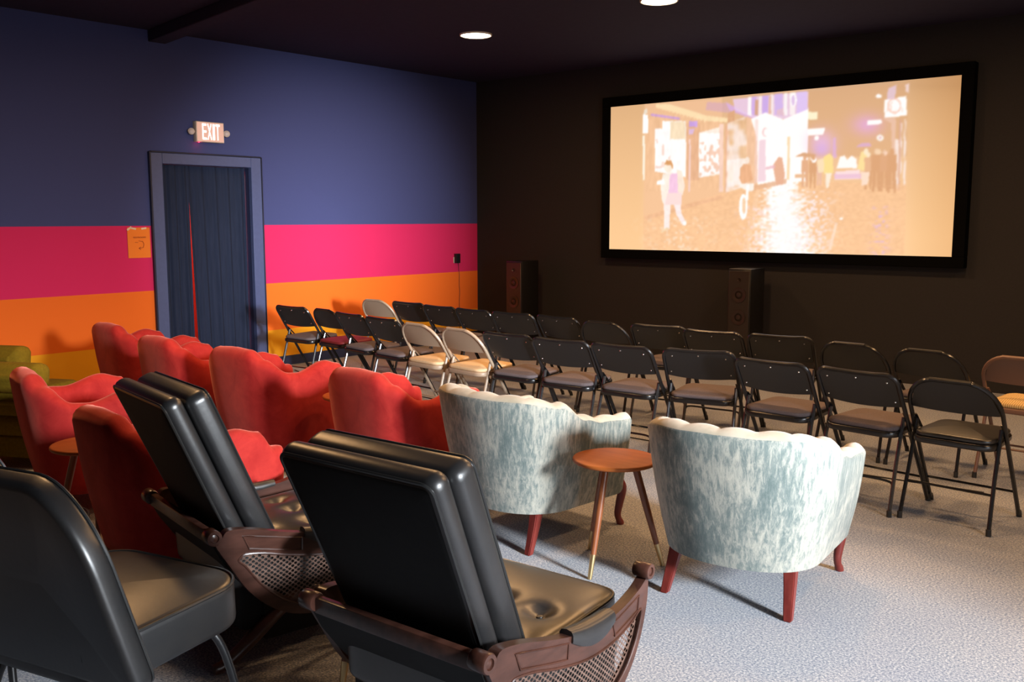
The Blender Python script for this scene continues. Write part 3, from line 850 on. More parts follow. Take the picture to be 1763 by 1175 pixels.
def folding_chair(kind, frame, seatm, label, tubem=None):
    """kind 's' = square back, 'r' = round back; faces +y"""
    t = thing('folding_chair', label, 'chair', (0, 0, 0), 0, GF)
    hw = 0.221; top = 0.745
    fm = M[frame]; lm = M[tubem or frame]
    # inverted U tube: front foot - back - front foot
    rc = 0.055 if kind == 's' else 0.150
    tp = top - 0.012
    half = [(0.2215, 0.018), (0.2215, 0.20), (0.221, 0.45)]
    pts = [(a, up_y(z), z) for a, z in half]
    pts.append((hw, up_y(tp - rc - 0.02), tp - rc - 0.02))
    for i in range(9):
        an = R(90 * i / 8)
        z = tp - rc + rc * math.sin(an)
        bow = 0.010 if kind == 's' else 0.0
        pts.append((hw - rc + rc * math.cos(an), up_y(z), z))
    mid = [(0.10 if kind == 'r' else 0.12, tp), (0.0, tp)]
    if kind == 's':
        mid = [(0.10, tp - 0.004), (0.0, tp - 0.006)]
    pts += [(a, up_y(z), z) for a, z in mid]
    full = pts + [(-x, y, z) for x, y, z in pts[-2::-1]]
    bm = bmesh.new(); tube(bm, full, 0.0115, 8); obj('back_frame', bm, fm, t)
    # rear legs, pivoting on the uprights
    for sg in (-1, 1):
        bm = bmesh.new(); tube(bm, [(sg * 0.214, -0.222, 0.014), (sg * 0.206, -0.155, 0.26), (sg * 0.203, up_y(0.50) + 0.004, 0.50)], 0.0105, 8)
        lg = obj('leg', bm, lm, t)
        bm = bmesh.new(); tube(bm, [(sg * 0.2145, -0.2225, 0.0), (sg * 0.214, -0.2215, 0.034)], 0.0135, 8); obj('rubber_foot', bm, M['rubber'], lg)
        bm = bmesh.new(); tube(bm, [(sg * 0.2215, 0.2165, 0.0), (sg * 0.2215, 0.203, 0.034)], 0.0140, 8); obj('rubber_foot', bm, M['rubber'], t)
        # flat link from the pivot to the seat
        bm = bmesh.new()
        tube(bm, [(sg * 0.2115, up_y(0.52) + 0.004, 0.525), (sg * 0.2075, -0.02, 0.445)], 0.0125, 6, squash=0.35); obj('seat_link', bm, fm, t)
    bm = bmesh.new()
    if kind == 's':
        tube(bm, smooth_path([(-0.211, -0.196, 0.11), (-0.206, -0.184, 0.155), (-0.17, -0.178, 0.175), (0, -0.178, 0.175), (0.17, -0.178, 0.175), (0.206, -0.184, 0.155), (0.211, -0.196, 0.11)], 4), 0.0065, 6)
    else:
        tube(bm, [(-0.207, -0.174, 0.19), (0.207, -0.174, 0.19)], 0.0065, 6)
    obj('rear_crossbar', bm, fm, t)
    bm = bmesh.new(); tube(bm, [(-0.220, up_y(0.15), 0.15), (0.220, up_y(0.15), 0.15)], 0.0065, 6); obj('front_crossbar', bm, fm, t)
    # seat
    sm = T(0, 0.010, 0.418) @ rot('X', 1.5)
    taper = lambda co: Vector((co.x * (1.0 - 0.06 * (co.y / 0.2)), co.y, co.z))
    bm = bmesh.new(); pad(bm, 0.385, 0.385, 0.034, 0.07, 0.010, 0, sm, taper); obj('seat_pan', bm, fm, t)
    bm = bmesh.new(); pad(bm, 0.370, 0.370, 0.026, 0.065, 0.012, 0.020, sm @ T(0, 0, 0.028), taper); obj('seat_cushion', bm, M[seatm], t)
    # back panel
    zb = 0.560 if kind == 's' else 0.572
    bm = bmesh.new(); N = 16; NZ = 6; grid = []
    for k in range(2):
        lay = []
        for j in range(N + 1):
            s = -1 + 2 * j / N; x = 0.208 * s
            if kind == 's':
                d = max(0, abs(x) - (0.208 - rc + 0.01)); zt = tp - 0.002 - (rc - math.sqrt(max(rc * rc - d * d, 0.0)))
            else:
                rr = rc - 0.012; d = max(0, abs(x) - (0.208 - rr)); zt = tp - (rr - math.sqrt(max(rr * rr - d * d, 0.0)))
            zl = zb - (0.014 if kind == 's' else 0.006) * (1 - s * s)
            col = []
            for i in range(NZ + 1):
                z = zl + (zt - zl) * i / NZ
                crv = 0.020 * (1 - s * s) * (1 - i / NZ)
                col.append(bm.verts.new((x, up_y(z) - crv + (0.006 if k == 0 else -0.006), z)))
            lay.append(col)
        grid.append(lay)
    for k in range(2):
        for j in range(N):
            for i in range(NZ):
                q = (grid[k][j][i], grid[k][j + 1][i], grid[k][j + 1][i + 1], grid[k][j][i + 1])
                bm.faces.new(q if k == 0 else q[::-1])
    for j in range(N):
        for i in (0, NZ):
            bm.faces.new((grid[0][j][i], grid[0][j + 1][i], grid[1][j + 1][i], grid[1][j][i]))
    for i in range(NZ):
        for j in (0, N):
            bm.faces.new((grid[0][j][i], grid[0][j][i + 1], grid[1][j][i + 1], grid[1][j][i]))
    bk = obj('backrest', bm, fm, t)
    if kind == 's':
        bm = bmesh.new()
        for x, z in ((0, 0.700), (-0.165, 0.690), (0.165, 0.690), (-0.185, 0.585), (0.185, 0.585)):
            s = x / 0.208; i = (z - 0.55) / 0.19
            lathe(bm, [(0.005, -0.001), (0.005, 0.001), (0.003, 0.003)], 8, T(x, up_y(z) - 0.020 * (1 - s * s) * (1 - i) - 0.0065, z) @ rot('X', 90))
        so_ = obj('screws', bm, M['screw'], bk); so_['kind'] = 'stuff'
    # hollow edge under the round back
    return t


rowA = [('s', 'grey', 1.12, -3.76, 2), ('r', 'maroon', 1.58, -3.76, -6), ('s', 'grey', 2.05, -3.87, -8), ('s', 'grey', 2.54, -3.95, -6),
        ('r', 'beige', 3.045, -4.06, -6), ('r', 'beige', 3.515, -4.10, -6), ('s', 'grey', 3.985, -4.10, 1), ('s', 'grey', 4.46, -4.12, 4), ('s', 'grey', 4.92, -4.10, 1),
        ('s', 'grey', 5.42, -4.00, 14), ('s', 'grey', 5.94, -4.13, -3), ('s', 'grey', 6.43, -4.17, -7), ('r', 'black', 6.90, -4.18, -4)]
rowB = [('r', 'beige', 1.17, -2.81, 0), ('s', 'grey', 1.64, -2.80, 0), ('s', 'grey', 2.14, -2.89, -3), ('s', 'grey', 2.595, -2.94, -4), ('s', 'grey', 3.06, -2.95, 2),
        ('s', 'grey', 3.53, -2.95, -5), ('r', 'grey', 4.04, -3.05, 0), ('s', 'grey', 4.52, -3.00, 8), ('s', 'grey', 5.00, -3.07, 4), ('s', 'grey', 5.48, -3.01, 8),
        ('r', 'grey', 5.995, -3.11, -4), ('r', 'grey', 6.468, -3.15, -6), ('r', 'tan', 6.98, -3.12, -4)]
ORD = ['first', 'second', 'third', 'fourth', 'fifth', 'sixth', 'seventh', 'eighth', 'ninth', 'tenth', 'eleventh', 'twelfth', 'thirteenth']
protos = {}
for row, nm in ((rowA, 'in the row behind the armchair side'), (rowB, 'in the row nearest the screen')):
    for i, (kind, cl, x, yb, rz) in enumerate(row):
        key = (kind, cl)
        frame = {'grey': 'blackmetal', 'maroon': 'blackmetal', 'black': 'blackmetal', 'beige': 'beigemetal', 'tan': 'brownmetal'}[cl]
        seat = {'grey': 'grey_seat', 'maroon': 'maroon_seat', 'black': 'black_seat', 'beige': 'beige_seat', 'tan': 'tan_seat'}[cl]
        shp = 'square' if kind == 's' else 'round'
        fcol = {'beige': 'beige', 'tan': 'brown'}.get(cl, 'black')
        place = ('the row nearer the armchairs' if row is rowA else 'the row nearest the screen')
        sd = {'grey': 'grey seat', 'maroon': 'maroon seat', 'black': 'black vinyl seat', 'beige': 'cream seat', 'tan': 'ribbed tan seat'}[cl]
        if row is rowB and i in (0, 5, 6):
            sd = ''
        if row is rowA and cl in ('maroon', 'black'):
            lab = '%s %s-backed folding chair with the only %s' % (fcol, shp, sd)
        elif row is rowB and cl == 'tan':
            lab = 'brown round-backed folding chair with ribbed tan seat, at the right edge of the picture'
        else:
            lab = '%s %s-backed folding chair, %s from left in %s' % (fcol, shp, ORD[i], place)
        a = R(rz)
        ox, oy = 0.24 * -math.sin(a), 0.24 * math.cos(a)      # the listed point is the top of the back
        loc = (x + ox, yb + oy, 0)
        if key not in protos:
            protos[key] = folding_chair(kind, frame, seat, lab, 'litmetal' if kind == 's' else None)
            protos[key].location = loc; protos[key].rotation_euler = (0, 0, a)
        else:
            dup(protos[key], loc, rz, lab)

# ------------------------------------------------------------------ upholstered shells
def shell(bm, hw0, hw1, yb0, yb1, yf0, yf1, Hfn, z0, tfn, zin, N=72, nse=2.6, bulge=0.0, end_r=0.05, scal=None, rv=None):
    """U-shaped upholstered shell swept from the right front round the back to the left front."""
    def plan(hw, yb, yf, n):
        yc_ = yb + hw * 0.82
        P_ = []
        for i in range(21):
            P_.append((hw, yf + (yc_ - yf) * i / 20))
        for i in range(1, 60):
            a = math.pi / 2 * i / 30.0 if i <= 30 else math.pi / 2 * (60 - i) / 30.0
            ca_, sa_ = math.cos(a), math.sin(a)
            x = hw * (abs(ca_) ** (2 / nse)); y = yc_ + (yb - yc_) * (abs(sa_) ** (2 / nse))
            P_.append((x if i <= 30 else -x, y))
        for i in range(21):
            P_.append((-hw, yc_ + (yf - yc_) * i / 20))
        d = [0.0]
        for a_, b2 in zip(P_, P_[1:]):
            d.append(d[-1] + math.hypot(b2[0] - a_[0], b2[1] - a_[1]))
        out = []
        for i in range(n + 1):
            s = d[-1] * i / n; k = 0
            while k < len(d) - 2 and d[k + 1] < s:
                k += 1
            q = (s - d[k]) / max(d[k + 1] - d[k], 1e-9)
            out.append(Vector((P_[k][0] + (P_[k + 1][0] - P_[k][0]) * q, P_[k][1] + (P_[k + 1][1] - P_[k][1]) * q)))
        return out
    lo_, hi_ = plan(hw0, yb0, yf0, N), plan(hw1, yb1, yf1, N)
    rings = []
    NS, NR = 8, 8
    for i in range(N + 1):
        s = -1 + 2 * i / N
        a, b2 = hi_[max(i - 1, 0)], hi_[min(i + 1, N)]
        tg = (b2 - a).normalized(); nrm = Vector((tg.y, -tg.x))     # outward
        if nrm.dot(hi_[i] - Vector((0, (yb1 + yf1) / 2))) < 0:
            nrm = -nrm
        H = Hfn(abs(s)); t_ = tfn(abs(s)); rim = t_ / 2; rz = rv or rim
        sc_ = scal(s) if scal else 0.0
        ring = []
        for j in range(NS + 1):
            q = j / NS
            z = z0 + (H - rz - z0) * q
            zz = (z - z0) / (Hfn(0) - z0)
            pt = lo_[i].lerp(hi_[i], zz) + nrm * bulge * math.sin(math.pi * q)
            ring.append(Vector((pt.x, pt.y, z)))
        topo = ring[-1]
        for j in range(1, NR + 1):
            an = math.pi * j / NR
            off = rim * (1 - math.cos(an))
            ex = sc_ * 0.022 * (j / NR)
            ring.append(Vector((topo.x - nrm.x * (off + ex), topo.y - nrm.y * (off + ex), topo.z + rz * math.sin(an) + sc_ * 0.012 * math.sin(an) * min(1.0, j / 3))))
        ti = ring[-1]
        for j in range(1, 5):
            q = j / 4
            ex = sc_ * 0.006
            zz = ti.z + (zin - ti.z) * q
            ring.append(Vector((ti.x - nrm.x * 0.02 * q, ti.y - nrm.y * 0.02 * q, zz)))
        ring.append(Vector((ring[0].x - nrm.x * (t_ + 0.02), ring[0].y - nrm.y * (t_ + 0.02), z0)))
        rings.append(ring)
    # rounded front ends
    def endcap(ring, dirv):
        cz = Vector((0, 0, 0))
        for p in ring:
            cz += p
        cz /= len(ring)
        out = []
        for an in (30, 55, 75, 89):
            k = math.cos(R(an)); fwd = math.sin(R(an)) * end_r
            kk = 1 - (1 - k) * 0.85
            out.append([cz + (p - cz) * kk * 1.0 + dirv * fwd for p in ring] if False else
                       [Vector((cz.x + (p.x - cz.x) * (0.25 + 0.75 * k), p.y, cz.z + (p.z - cz.z) * (1 - 0.10 * (1 - k)))) + dirv * fwd for p in ring])
        return out
    dR = Vector((0, 1, 0))
    pre = endcap(rings[0], dR)[::-1]; post = endcap(rings[-1], dR)
    rings = pre + rings + post
    V_ = [[bm.verts.new(p) for p in rg] for rg in rings]
    n = len(V_[0])
    for A, B in zip(V_, V_[1:]):
        for j in range(n):
            bm.faces.new((A[j], A[(j + 1) % n], B[(j + 1) % n], B[j]))
    bm.faces.new(V_[0][::-1]); bm.faces.new(V_[-1])


def interp(tbl):
    def fn(s):
        for (a, va), (b2, vb) in zip(tbl, tbl[1:]):
            if s <= b2:
                q = (s - a) / (b2 - a); q = q * q * (3 - 2 * q)
                return va + (vb - va) * q
        return tbl[-1][1]
    return fn


def red_armchair(label):
    t = thing('velvet_armchair', label, 'armchair', (0, 0, 0), 0, 'red velvet armchairs')
    bm = bmesh.new()
    H = interp([(0, 0.758), (0.17, 0.750), (0.30, 0.69), (0.50, 0.605), (0.58, 0.600), (0.80, 0.652), (0.92, 0.625), (1.0, 0.55)])
    th = interp([(0, 0.125), (0.3, 0.115), (0.6, 0.10), (1, 0.105)])
    shell(bm, 0.315, 0.375, -0.275, -0.385, 0.27, 0.31, H, 0.13, th, 0.36, N=84, nse=2.9, bulge=0.012, end_r=0.055)
    obj('upholstered_shell', bm, M['red'], t, smooth=80)
    bm = bmesh.new(); pad(bm, 0.50, 0.56, 0.15, 0.09, 0.05, 0.02, T(0, 0.06, 0.375)); obj('seat_cushion', bm, M['red'], t)
    bm = bmesh.new(); box(bm, (0, 0.02, 0.22), (0.50, 0.52, 0.18), 0.03, 3); obj('seat_base', bm, M['red'], t)
    for sx_ in (-1, 1):
        for y in (-0.2, 0.24):
            bm = bmesh.new(); tube(bm, [(sx_ * 0.25, y * 0.96, 0.15), (sx_ * 0.265, y * 1.05, 0.0)], [0.024, 0.014], 10); obj('leg', bm, M['tableleg'], t)
    return t


reds = [((1.36, -5.27), -4, 'red velvet armchair farthest left in the middle row, before the yellow band'),
        ((2.39, -5.46), -2, 'red velvet armchair standing directly in front of the curtained doorway'),
        ((3.24, -5.45), 2, 'red velvet armchair with its right arm beside the small table in the middle row'),
        ((4.50, -5.53), -4, 'red velvet armchair right beside the left teal tub chair'),
        ((3.24, -6.65), -14, 'red velvet armchair standing in front of the olive chairs'),
        ((4.50, -6.90), -6, 'red velvet armchair immediately left of the left reclining chair')]
R0 = red_armchair(reds[0][2])
for i, (p, rz, lab) in enumerate(reds):
    if i == 0:
        R0.location = (*p, 0); R0.rotation_euler = (0, 0, R(rz))
    else:
        dup(R0, (*p, 0), rz, lab)


def teal_chair(label):
    t = thing('tub_chair', label, 'armchair', (0, 0, 0), 0, 'faded teal tub chairs')
    H = interp([(0, 0.732), (0.28, 0.728), (0.50, 0.695), (0.66, 0.615), (0.78, 0.588), (1.0, 0.575)])
    th = interp([(0, 0.095), (0.5, 0.090), (0.75, 0.075), (1, 0.075)])
    bm = bmesh.new()
    shell(bm, 0.312, 0.400, -0.385, -0.490, 0.24, 0.26, H, 0.180, th, 0.36, N=110, nse=2.25, bulge=0.010, end_r=0.03, rv=0.022,
          scal=lambda s: abs(math.sin(math.pi * 6.5 * s)) ** 0.6)
    sh = obj('channel_back', bm, M['teal'], t)
    # the pale rim and inside: faces that look inward or up
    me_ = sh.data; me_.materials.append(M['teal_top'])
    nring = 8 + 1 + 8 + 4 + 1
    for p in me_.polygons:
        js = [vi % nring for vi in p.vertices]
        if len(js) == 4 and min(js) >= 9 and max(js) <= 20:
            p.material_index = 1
    bm = bmesh.new(); pad(bm, 0.50, 0.60, 0.13, 0.12, 0.05, 0.025, T(0, 0.02, 0.385)); obj('seat_cushion', bm, M['teal_top'], t)
    bm = bmesh.new(); pad(bm, 0.56, 0.14, 0.16, 0.05, 0.04, 0, T(0, 0.265, 0.285)); obj('front_rail', bm, M['teal'], t)
    bm = bmesh.new(); pad(bm, 0.50, 0.56, 0.06, 0.2, 0.02, 0, T(0, -0.03, 0.235)); obj('seat_base', bm, M['teal'], t)
    # welt seam on the outside back
    for sx_ in (-1, 1):
        # rear: square tapered, splayed back
        bm = bmesh.new()
        prof = [(0.21, 0.025, -0.255), (0.12, 0.021, -0.285), (0.0, 0.016, -0.335)]
        rings = []
        for z, hw_, y in prof:
            x = sx_ * (0.235 + (0.21 - z) * 0.10)
            rings.append([bm.verts.new((x + a * hw_, y + b2 * hw_, z)) for a, b2 in ((-1, -1), (1, -1), (1, 1), (-1, 1))])
        for A, B in zip(rings, rings[1:]):
            for j in range(4):
                bm.faces.new((A[j], A[(j + 1) % 4], B[(j + 1) % 4], B[j]))
        bm.faces.new(rings[0]); bm.faces.new(rings[-1][::-1])
        bmesh.ops.recalc_face_normals(bm, faces=bm.faces)
        bmesh.ops.bevel(bm, geom=list(bm.edges), offset=0.004, segments=2, affect='EDGES')
        obj('leg', bm, M['mahogany'], t)
        # front: cabriole
        bm = bmesh.new()
        pts = smooth_path([(sx_ * 0.255, 0.285, 0.245), (sx_ * 0.272, 0.318, 0.19), (sx_ * 0.265, 0.308, 0.11), (sx_ * 0.262, 0.298, 0.05), (sx_ * 0.27, 0.315, 0.0)], 5)
        n = len(pts)
        rd = [0.028 - 0.014 * (i / (n - 1)) ** 0.8 + (0.004 if i > n - 4 else 0) for i in range(n)]
        tube(bm, pts, rd, 12); obj('leg', bm, M['mahogany'], t)
    return t


t1 = teal_chair('faded teal velvet tub chair with scalloped back, left of the small brass-tipped table')
t1.location = (5.355, -5.44, 0); t1.rotation_euler = (0, 0, R(-5))
dup(t1, (6.505, -5.415, 0), 6, 'faded teal velvet tub chair with scalloped back, right of the small brass-tipped table')

# ------------------------------------------------------------------ olive chairs
def olive_chair(label):
    t = thing('lounge_chair', label, 'armchair', (0, 0, 0), 0, 'olive lounge chairs')
    # channelled back: three horizontal rolls
    for k, (y, z, hh, dd2) in enumerate(((-0.300, 0.565, 0.19, 0.17), (-0.265, 0.405, 0.17, 0.17))):
        bm = bmesh.new(); pad(bm, 0.62, hh, dd2, 0.05, 0.07, 0.01, T(0, y, z) @ rot('X', 82)); obj('back_cushion', bm, M['olive'], t)
    bm = bmesh.new(); pad(bm, 0.62, 0.60, 0.15, 0.07, 0.06, 0.015, T(0, -0.02, 0.265)); obj('seat_cushion', bm, M['olive'], t)
    bm = bmesh.new(); pad(bm, 0.60, 0.56, 0.14, 0.06, 0.02, 0, T(0, -0.02, 0.13)); obj('seat_base', bm, M['olive'], t)
    for sx_ in (-1, 1):
        for y in (-0.22, 0.22):
            bm = bmesh.new(); tube(bm, [(sx_ * 0.22, y, 0.07), (sx_ * 0.225, y * 1.02, 0.0)], [0.022, 0.016], 10); obj('leg', bm, M['blackmetal'], t)
    return t


o1 = olive_chair('olive green lounge chair partly hidden behind the nearest left red armchair')
o1.location = (1.98, -6.40, 0); o1.rotation_euler = (0, 0, R(28))
dup(o1, (1.07, -6.12, 0), 28, 'olive green lounge chair at the left edge, farther back beside the striped wall')

# ------------------------------------------------------------------ side tables
def side_table(label, a0=0.0):
    t = thing('side_table', label, 'table', (0, 0, 0), 0, 'round three-legged side tables')
    bm = bmesh.new(); lathe(bm, [(0.176, 0.466), (0.183, 0.469), (0.1865, 0.474), (0.1865, 0.480), (0.184, 0.484), (0.178, 0.486)], 48); obj('tabletop', bm, M['table'], t)
    bm = bmesh.new(); lathe(bm, [(0.11, 0.454), (0.115, 0.457), (0.115, 0.4665)], 24); obj('leg_plate', bm, M['tableleg'], t)
    for k in range(3):
        a = R(120 * k + a0)
        ca_, sa_ = math.cos(a), math.sin(a)
        P0 = Vector((0.085 * ca_, 0.085 * sa_, 0.458)); P1 = Vector((0.214 * ca_, 0.214 * sa_, 0.0))
        q = P0.lerp(P1, 0.78)
        bm = bmesh.new(); tube(bm, [P0, P0.lerp(P1, .4), q], [0.0165, 0.016, 0.0125], 12); lg = obj('leg', bm, M['tableleg'], t)
        bm = bmesh.new(); tube(bm, [q, P1], [0.0130, 0.0092], 12); obj('ferrule', bm, M['brass'], lg)
    return t


A0 = math.degrees(math.atan2(-5.860 + 5.647, 5.968 - 5.947))
s1 = side_table('round wooden side table with brass-tipped legs, between the two teal tub chairs', A0)
s1.location = (5.947, -5.647, 0)
dup(s1, (3.90, -5.38, 0), 20, 'round wooden side table between two red armchairs of the middle row')
dup(s1, (3.92, -6.98, 0), 60, 'round wooden side table between the two nearest red armchairs at left')
dup(s1, (5.87, -6.98, 0), 12, 'round wooden side table mostly hidden between the two black reclining chairs')

# ------------------------------------------------------------------ recliners with carved cane arms
def closed_curve(pts, n):
    P_ = [Vector((p[0], p[1])) for p in pts]; m_ = len(P_); out = []
    for i in range(m_):
        p0, p1, p2, p3 = P_[i - 1], P_[i], P_[(i + 1) % m_], P_[(i + 2) % m_]
        for k in range(n):
            t = k / n
            out.append(0.5 * ((2 * p1) + (-p0 + p2) * t + (2 * p0 - 5 * p1 + 4 * p2 - p3) * t * t + (-p0 + 3 * p1 - 3 * p2 + p3) * t ** 3))
    return out


def pip2(p, poly):
    x, y = p; ins = False; j = len(poly) - 1
    for i in range(len(poly)):
        xi, yi = poly[i]; xj, yj = poly[j]
        if (yi > y) != (yj > y) and x < (xj - xi) * (y - yi) / (yj - yi) + xi:
            ins = not ins
        j = i
    return ins


def bow(y, z):
    """outward bow of the arm in plan and in section"""
    return 0.022 * (1 - ((y - 0.0) / 0.36) ** 2) + 0.05 * (z - 0.35) + 0.030 * max(0.0, (y + 0.35) / 0.70) ** 1.3


def recliner(label):
    t = thing('reclining_chair', label, 'armchair', (0, 0, 0), 0, 'black vinyl reclining chairs with cane arms')
    outer = [(-0.345, 0.462), (-0.325, 0.478), (-0.300, 0.504), (-0.22, 0.494), (-0.10, 0.462), (0.04, 0.436), (0.18, 0.440), (0.29, 0.466), (0.345, 0.488),
             (0.356, 0.45), (0.350, 0.39), (0.326, 0.315), (0.278, 0.240), (0.198, 0.178), (0.07, 0.146), (-0.06, 0.156), (-0.155, 0.200), (-0.235, 0.276), (-0.295, 0.372)]
    inner = [(-0.268, 0.390), (-0.262, 0.402), (-0.245, 0.410), (-0.18, 0.402), (-0.09, 0.378), (0.04, 0.354), (0.16, 0.356), (0.26, 0.378), (0.315, 0.402),
             (0.326, 0.390), (0.318, 0.355), (0.294, 0.302), (0.247, 0.246), (0.177, 0.206), (0.07, 0.180), (-0.045, 0.190), (-0.125, 0.228), (-0.195, 0.296), (-0.245, 0.366)]
    co, ci = closed_curve(outer, 4), closed_curve(inner, 4)
    for sg in (-1, 1):
        XS = 0.295
        side = lambda y, z, d=0.0: Vector((sg * (XS + bow(y, z) + d), y, z))
        # frame ring
        bm = bmesh.new(); n = len(co)
        secs = []
        for curve, d in ((co, -0.016), (co, 0.016), (ci, 0.013), (ci, -0.013)):
            secs.append([bm.verts.new(side(p.x, p.y, d)) for p in curve])
        for a in range(4):
            A, B = secs[a], secs[(a + 1) % 4]
            for j in range(n):
                bm.faces.new((A[j], A[(j + 1) % n], B[(j + 1) % n], B[j]))
        fr = obj('arm_frame', bm, M['walnut'], t, smooth=50)
        # scrolls
        for (y, z, rr) in ((-0.350, 0.486, 0.027), (0.350, 0.508, 0.024)):
            bm = bmesh.new()
            cw = side(y, z)
            lathe(bm, [(rr * 0.9, -0.026), (rr, -0.022), (rr, 0.022), (rr * 0.9, 0.026), (rr * 0.55, 0.026), (rr * 0.5, 0.021), (rr * 0.2, 0.024)], 20, Matrix.Translation(cw) @ rot('Y', 90 * sg))
            obj('scroll', bm, M['walnut'], fr)
        # carved rail panels: raised beads
        for (ya, yb2, dz) in ((-0.255, -0.05, 0), (0.155, 0.30, 0)):
            bm = bmesh.new(); lp = []
            K = 10
            ctr = lambda y: np.interp(y, [-0.27, -0.1, 0.04, 0.18, 0.30], [0.458, 0.420, 0.394, 0.398, 0.428])
            for i in range(K + 1):
                y = ya + (yb2 - ya) * i / K; lp.append(side(y, ctr(y) + 0.023, 0.0155))
            for i in range(K + 1):
                y = yb2 + (ya - yb2) * i / K; lp.append(side(y + (0.02 if i > K - 1 else 0), ctr(y) - 0.022, 0.0150))
            tube(bm, lp, 0.0028, 6, closed=True); obj('carved_bead', bm, M['walnut'], fr)
        # bead round the cane
        bm = bmesh.new(); tube(bm, [side(p.x, p.y, 0.013) for p in ci], 0.004, 6, closed=True); obj('cane_bead', bm, M['walnut'], fr)
        # cane sheet with real holes, on a diagonal lattice
        bm = bmesh.new(); ps = 0.0150; cache = {}
        poly = [(p.x, p.y) for p in ci]

        def vkey(y, z):
            k_ = (round(y * 5000), round(z * 5000))
            if k_ not in cache:
                cache[k_] = bm.verts.new(side(y, z, 0.0))
            return cache[k_]
        for a in range(-40, 60):
            for b2 in range(-10, 60):
                y = (a - b2) * ps * 0.7071 + 0.05; z = 0.14 + (a + b2) * ps * 0.7071 * 0.82
                if z < 0.2 or z > 0.48 or abs(y) > 0.32:
                    continue
                hy, hz = ps * 0.7071, ps * 0.7071 * 0.82
                cs = [(y + hy, z), (y, z + hz), (y - hy, z), (y, z - hz)]
                nin = sum(pip2(c, poly) for c in cs)
                if nin == 0:
                    continue
                cv = [vkey(*c) for c in cs]
                if nin < 4:
                    try:
                        bm.faces.new(cv)
                    except ValueError:
                        pass
                    continue
                hv = [bm.verts.new(side(y + hy * k_ * math.cos(q), z + hz * k_ * math.sin(q), 0.0)) for q in (0, math.pi / 4, math.pi / 2, 3 * math.pi / 4, math.pi, 5 * math.pi / 4, 3 * math.pi / 2, 7 * math.pi / 4) for k_ in (0.58,)]
                for i in range(4):
                    bm.faces.new((cv[i], hv[2 * i + 1], hv[2 * i]))
                    bm.faces.new((cv[i], cv[(i + 1) % 4], hv[2 * i + 1]))
                    bm.faces.new((cv[(i + 1) % 4], hv[(2 * i + 2) % 8], hv[2 * i + 1]))
        obj('cane_panel', bm, M['cane'], t, smooth=0)
        # vinyl arm pad over the rail
        bm = bmesh.new()
        K = 10; rings = []
        for i in range(K + 1):
            q = i / K; y = -0.04 + 0.20 * q
            zt = np.interp(y, [-0.04, 0.0, 0.04, 0.10, 0.18, 0.29], [0.449, 0.441, 0.437, 0.436, 0.441, 0.467])
            k = 0.75 + 0.25 * math.sin(math.pi * min(max(q * 1.0, 0.02), 0.98)) ** 0.5
            ctr_ = side(y, zt)
            prof = [(-0.026, -0.008), (-0.028, 0.004), (-0.020, 0.016), (0.0, 0.020), (0.019, 0.015), (0.0265, 0.002), (0.0265, -0.026), (0.0245, -0.040), (0.017, -0.040), (0.017, -0.01), (-0.018, -0.008)]
            rings.append([bm.verts.new(ctr_ + Vector((sg * px * k, 0, pz * (k if pz > -0.01 else 0.35 + 0.65 * math.sin(math.pi * (0.05 + 0.9 * q)))))) for px, pz in prof])
        for A, B in zip(rings, rings[1:]):
            for j in range(len(A)):
                bm.faces.new((A[j], A[(j + 1) % len(A)], B[(j + 1) % len(A)], B[j]))
        bm.faces.new(rings[0][::-1]); bm.faces.new(rings[-1])
        obj('arm_pad', bm, M['vinyl'], t, smooth=60)
        # side skirt panel under the cane
        bm = bmesh.new()
        rings = []
        for i in range(9):
            y = -0.17 + 0.34 * i / 8
            zt = np.interp(y, [-0.17, -0.06, 0.06, 0.17], [0.225, 0.170, 0.160, 0.182])
            x0_ = sg * 0.272
            rings.append([bm.verts.new((x0_ - 0.012, y, zt + 0.02)), bm.verts.new((x0_ + 0.012, y, zt + 0.02)), bm.verts.new((x0_ + 0.012 - sg * 0.03, y * 0.9, 0.06)), bm.verts.new((x0_ - 0.012 - sg * 0.03, y * 0.9, 0.06))])
        for A, B in zip(rings, rings[1:]):
            for j in range(4):
                bm.faces.new((A[j], A[(j + 1) % 4], B[(j + 1) % 4], B[j]))
        bm.faces.new(rings[0][::-1]); bm.faces.new(rings[-1])
        obj('side_skirt', bm, M['vinyl_shaded'], t)
        # carved legs
        for fy in (-1, 1):
            bm = bmesh.new()
            pts = smooth_path([(sg * 0.235, fy * 0.03, 0.20), (sg * 0.262, fy * 0.12, 0.155), (sg * 0.275, fy * 0.22, 0.085), (sg * 0.28, fy * 0.31, 0.028), (sg * 0.282, fy * 0.355, 0.020)], 5)
            n = len(pts); rd = [0.032 - 0.014 * i / (n - 1) for i in range(n)]
            rd[-1] = 0.016
            tube(bm, pts, rd, 10); obj('leg', bm, M['walnut'], t)
    # rear crossbar and vinyl panel under it
    xs = 0.295 + bow(-0.345, 0.486)
    bm = bmesh.new(); box(bm, (0, -0.345, 0.478), (2 * xs - 0.04, 0.026, 0.046), 0.006, 2); obj('rear_crossbar', bm, M['walnut'], t)
    bm = bmesh.new(); rings = []
    for (y, z, hx) in ((-0.345, 0.462, 0.300), (-0.315, 0.40, 0.296), (-0.26, 0.32, 0.285), (-0.19, 0.235, 0.27), (-0.12, 0.16, 0.25), (-0.09, 0.11, 0.245)):
        rings.append([bm.verts.new((-hx, y - 0.006, z)), bm.verts.new((hx, y - 0.006, z)), bm.verts.new((hx, y + 0.016, z + 0.004)), bm.verts.new((-hx, y + 0.016, z + 0.004))])
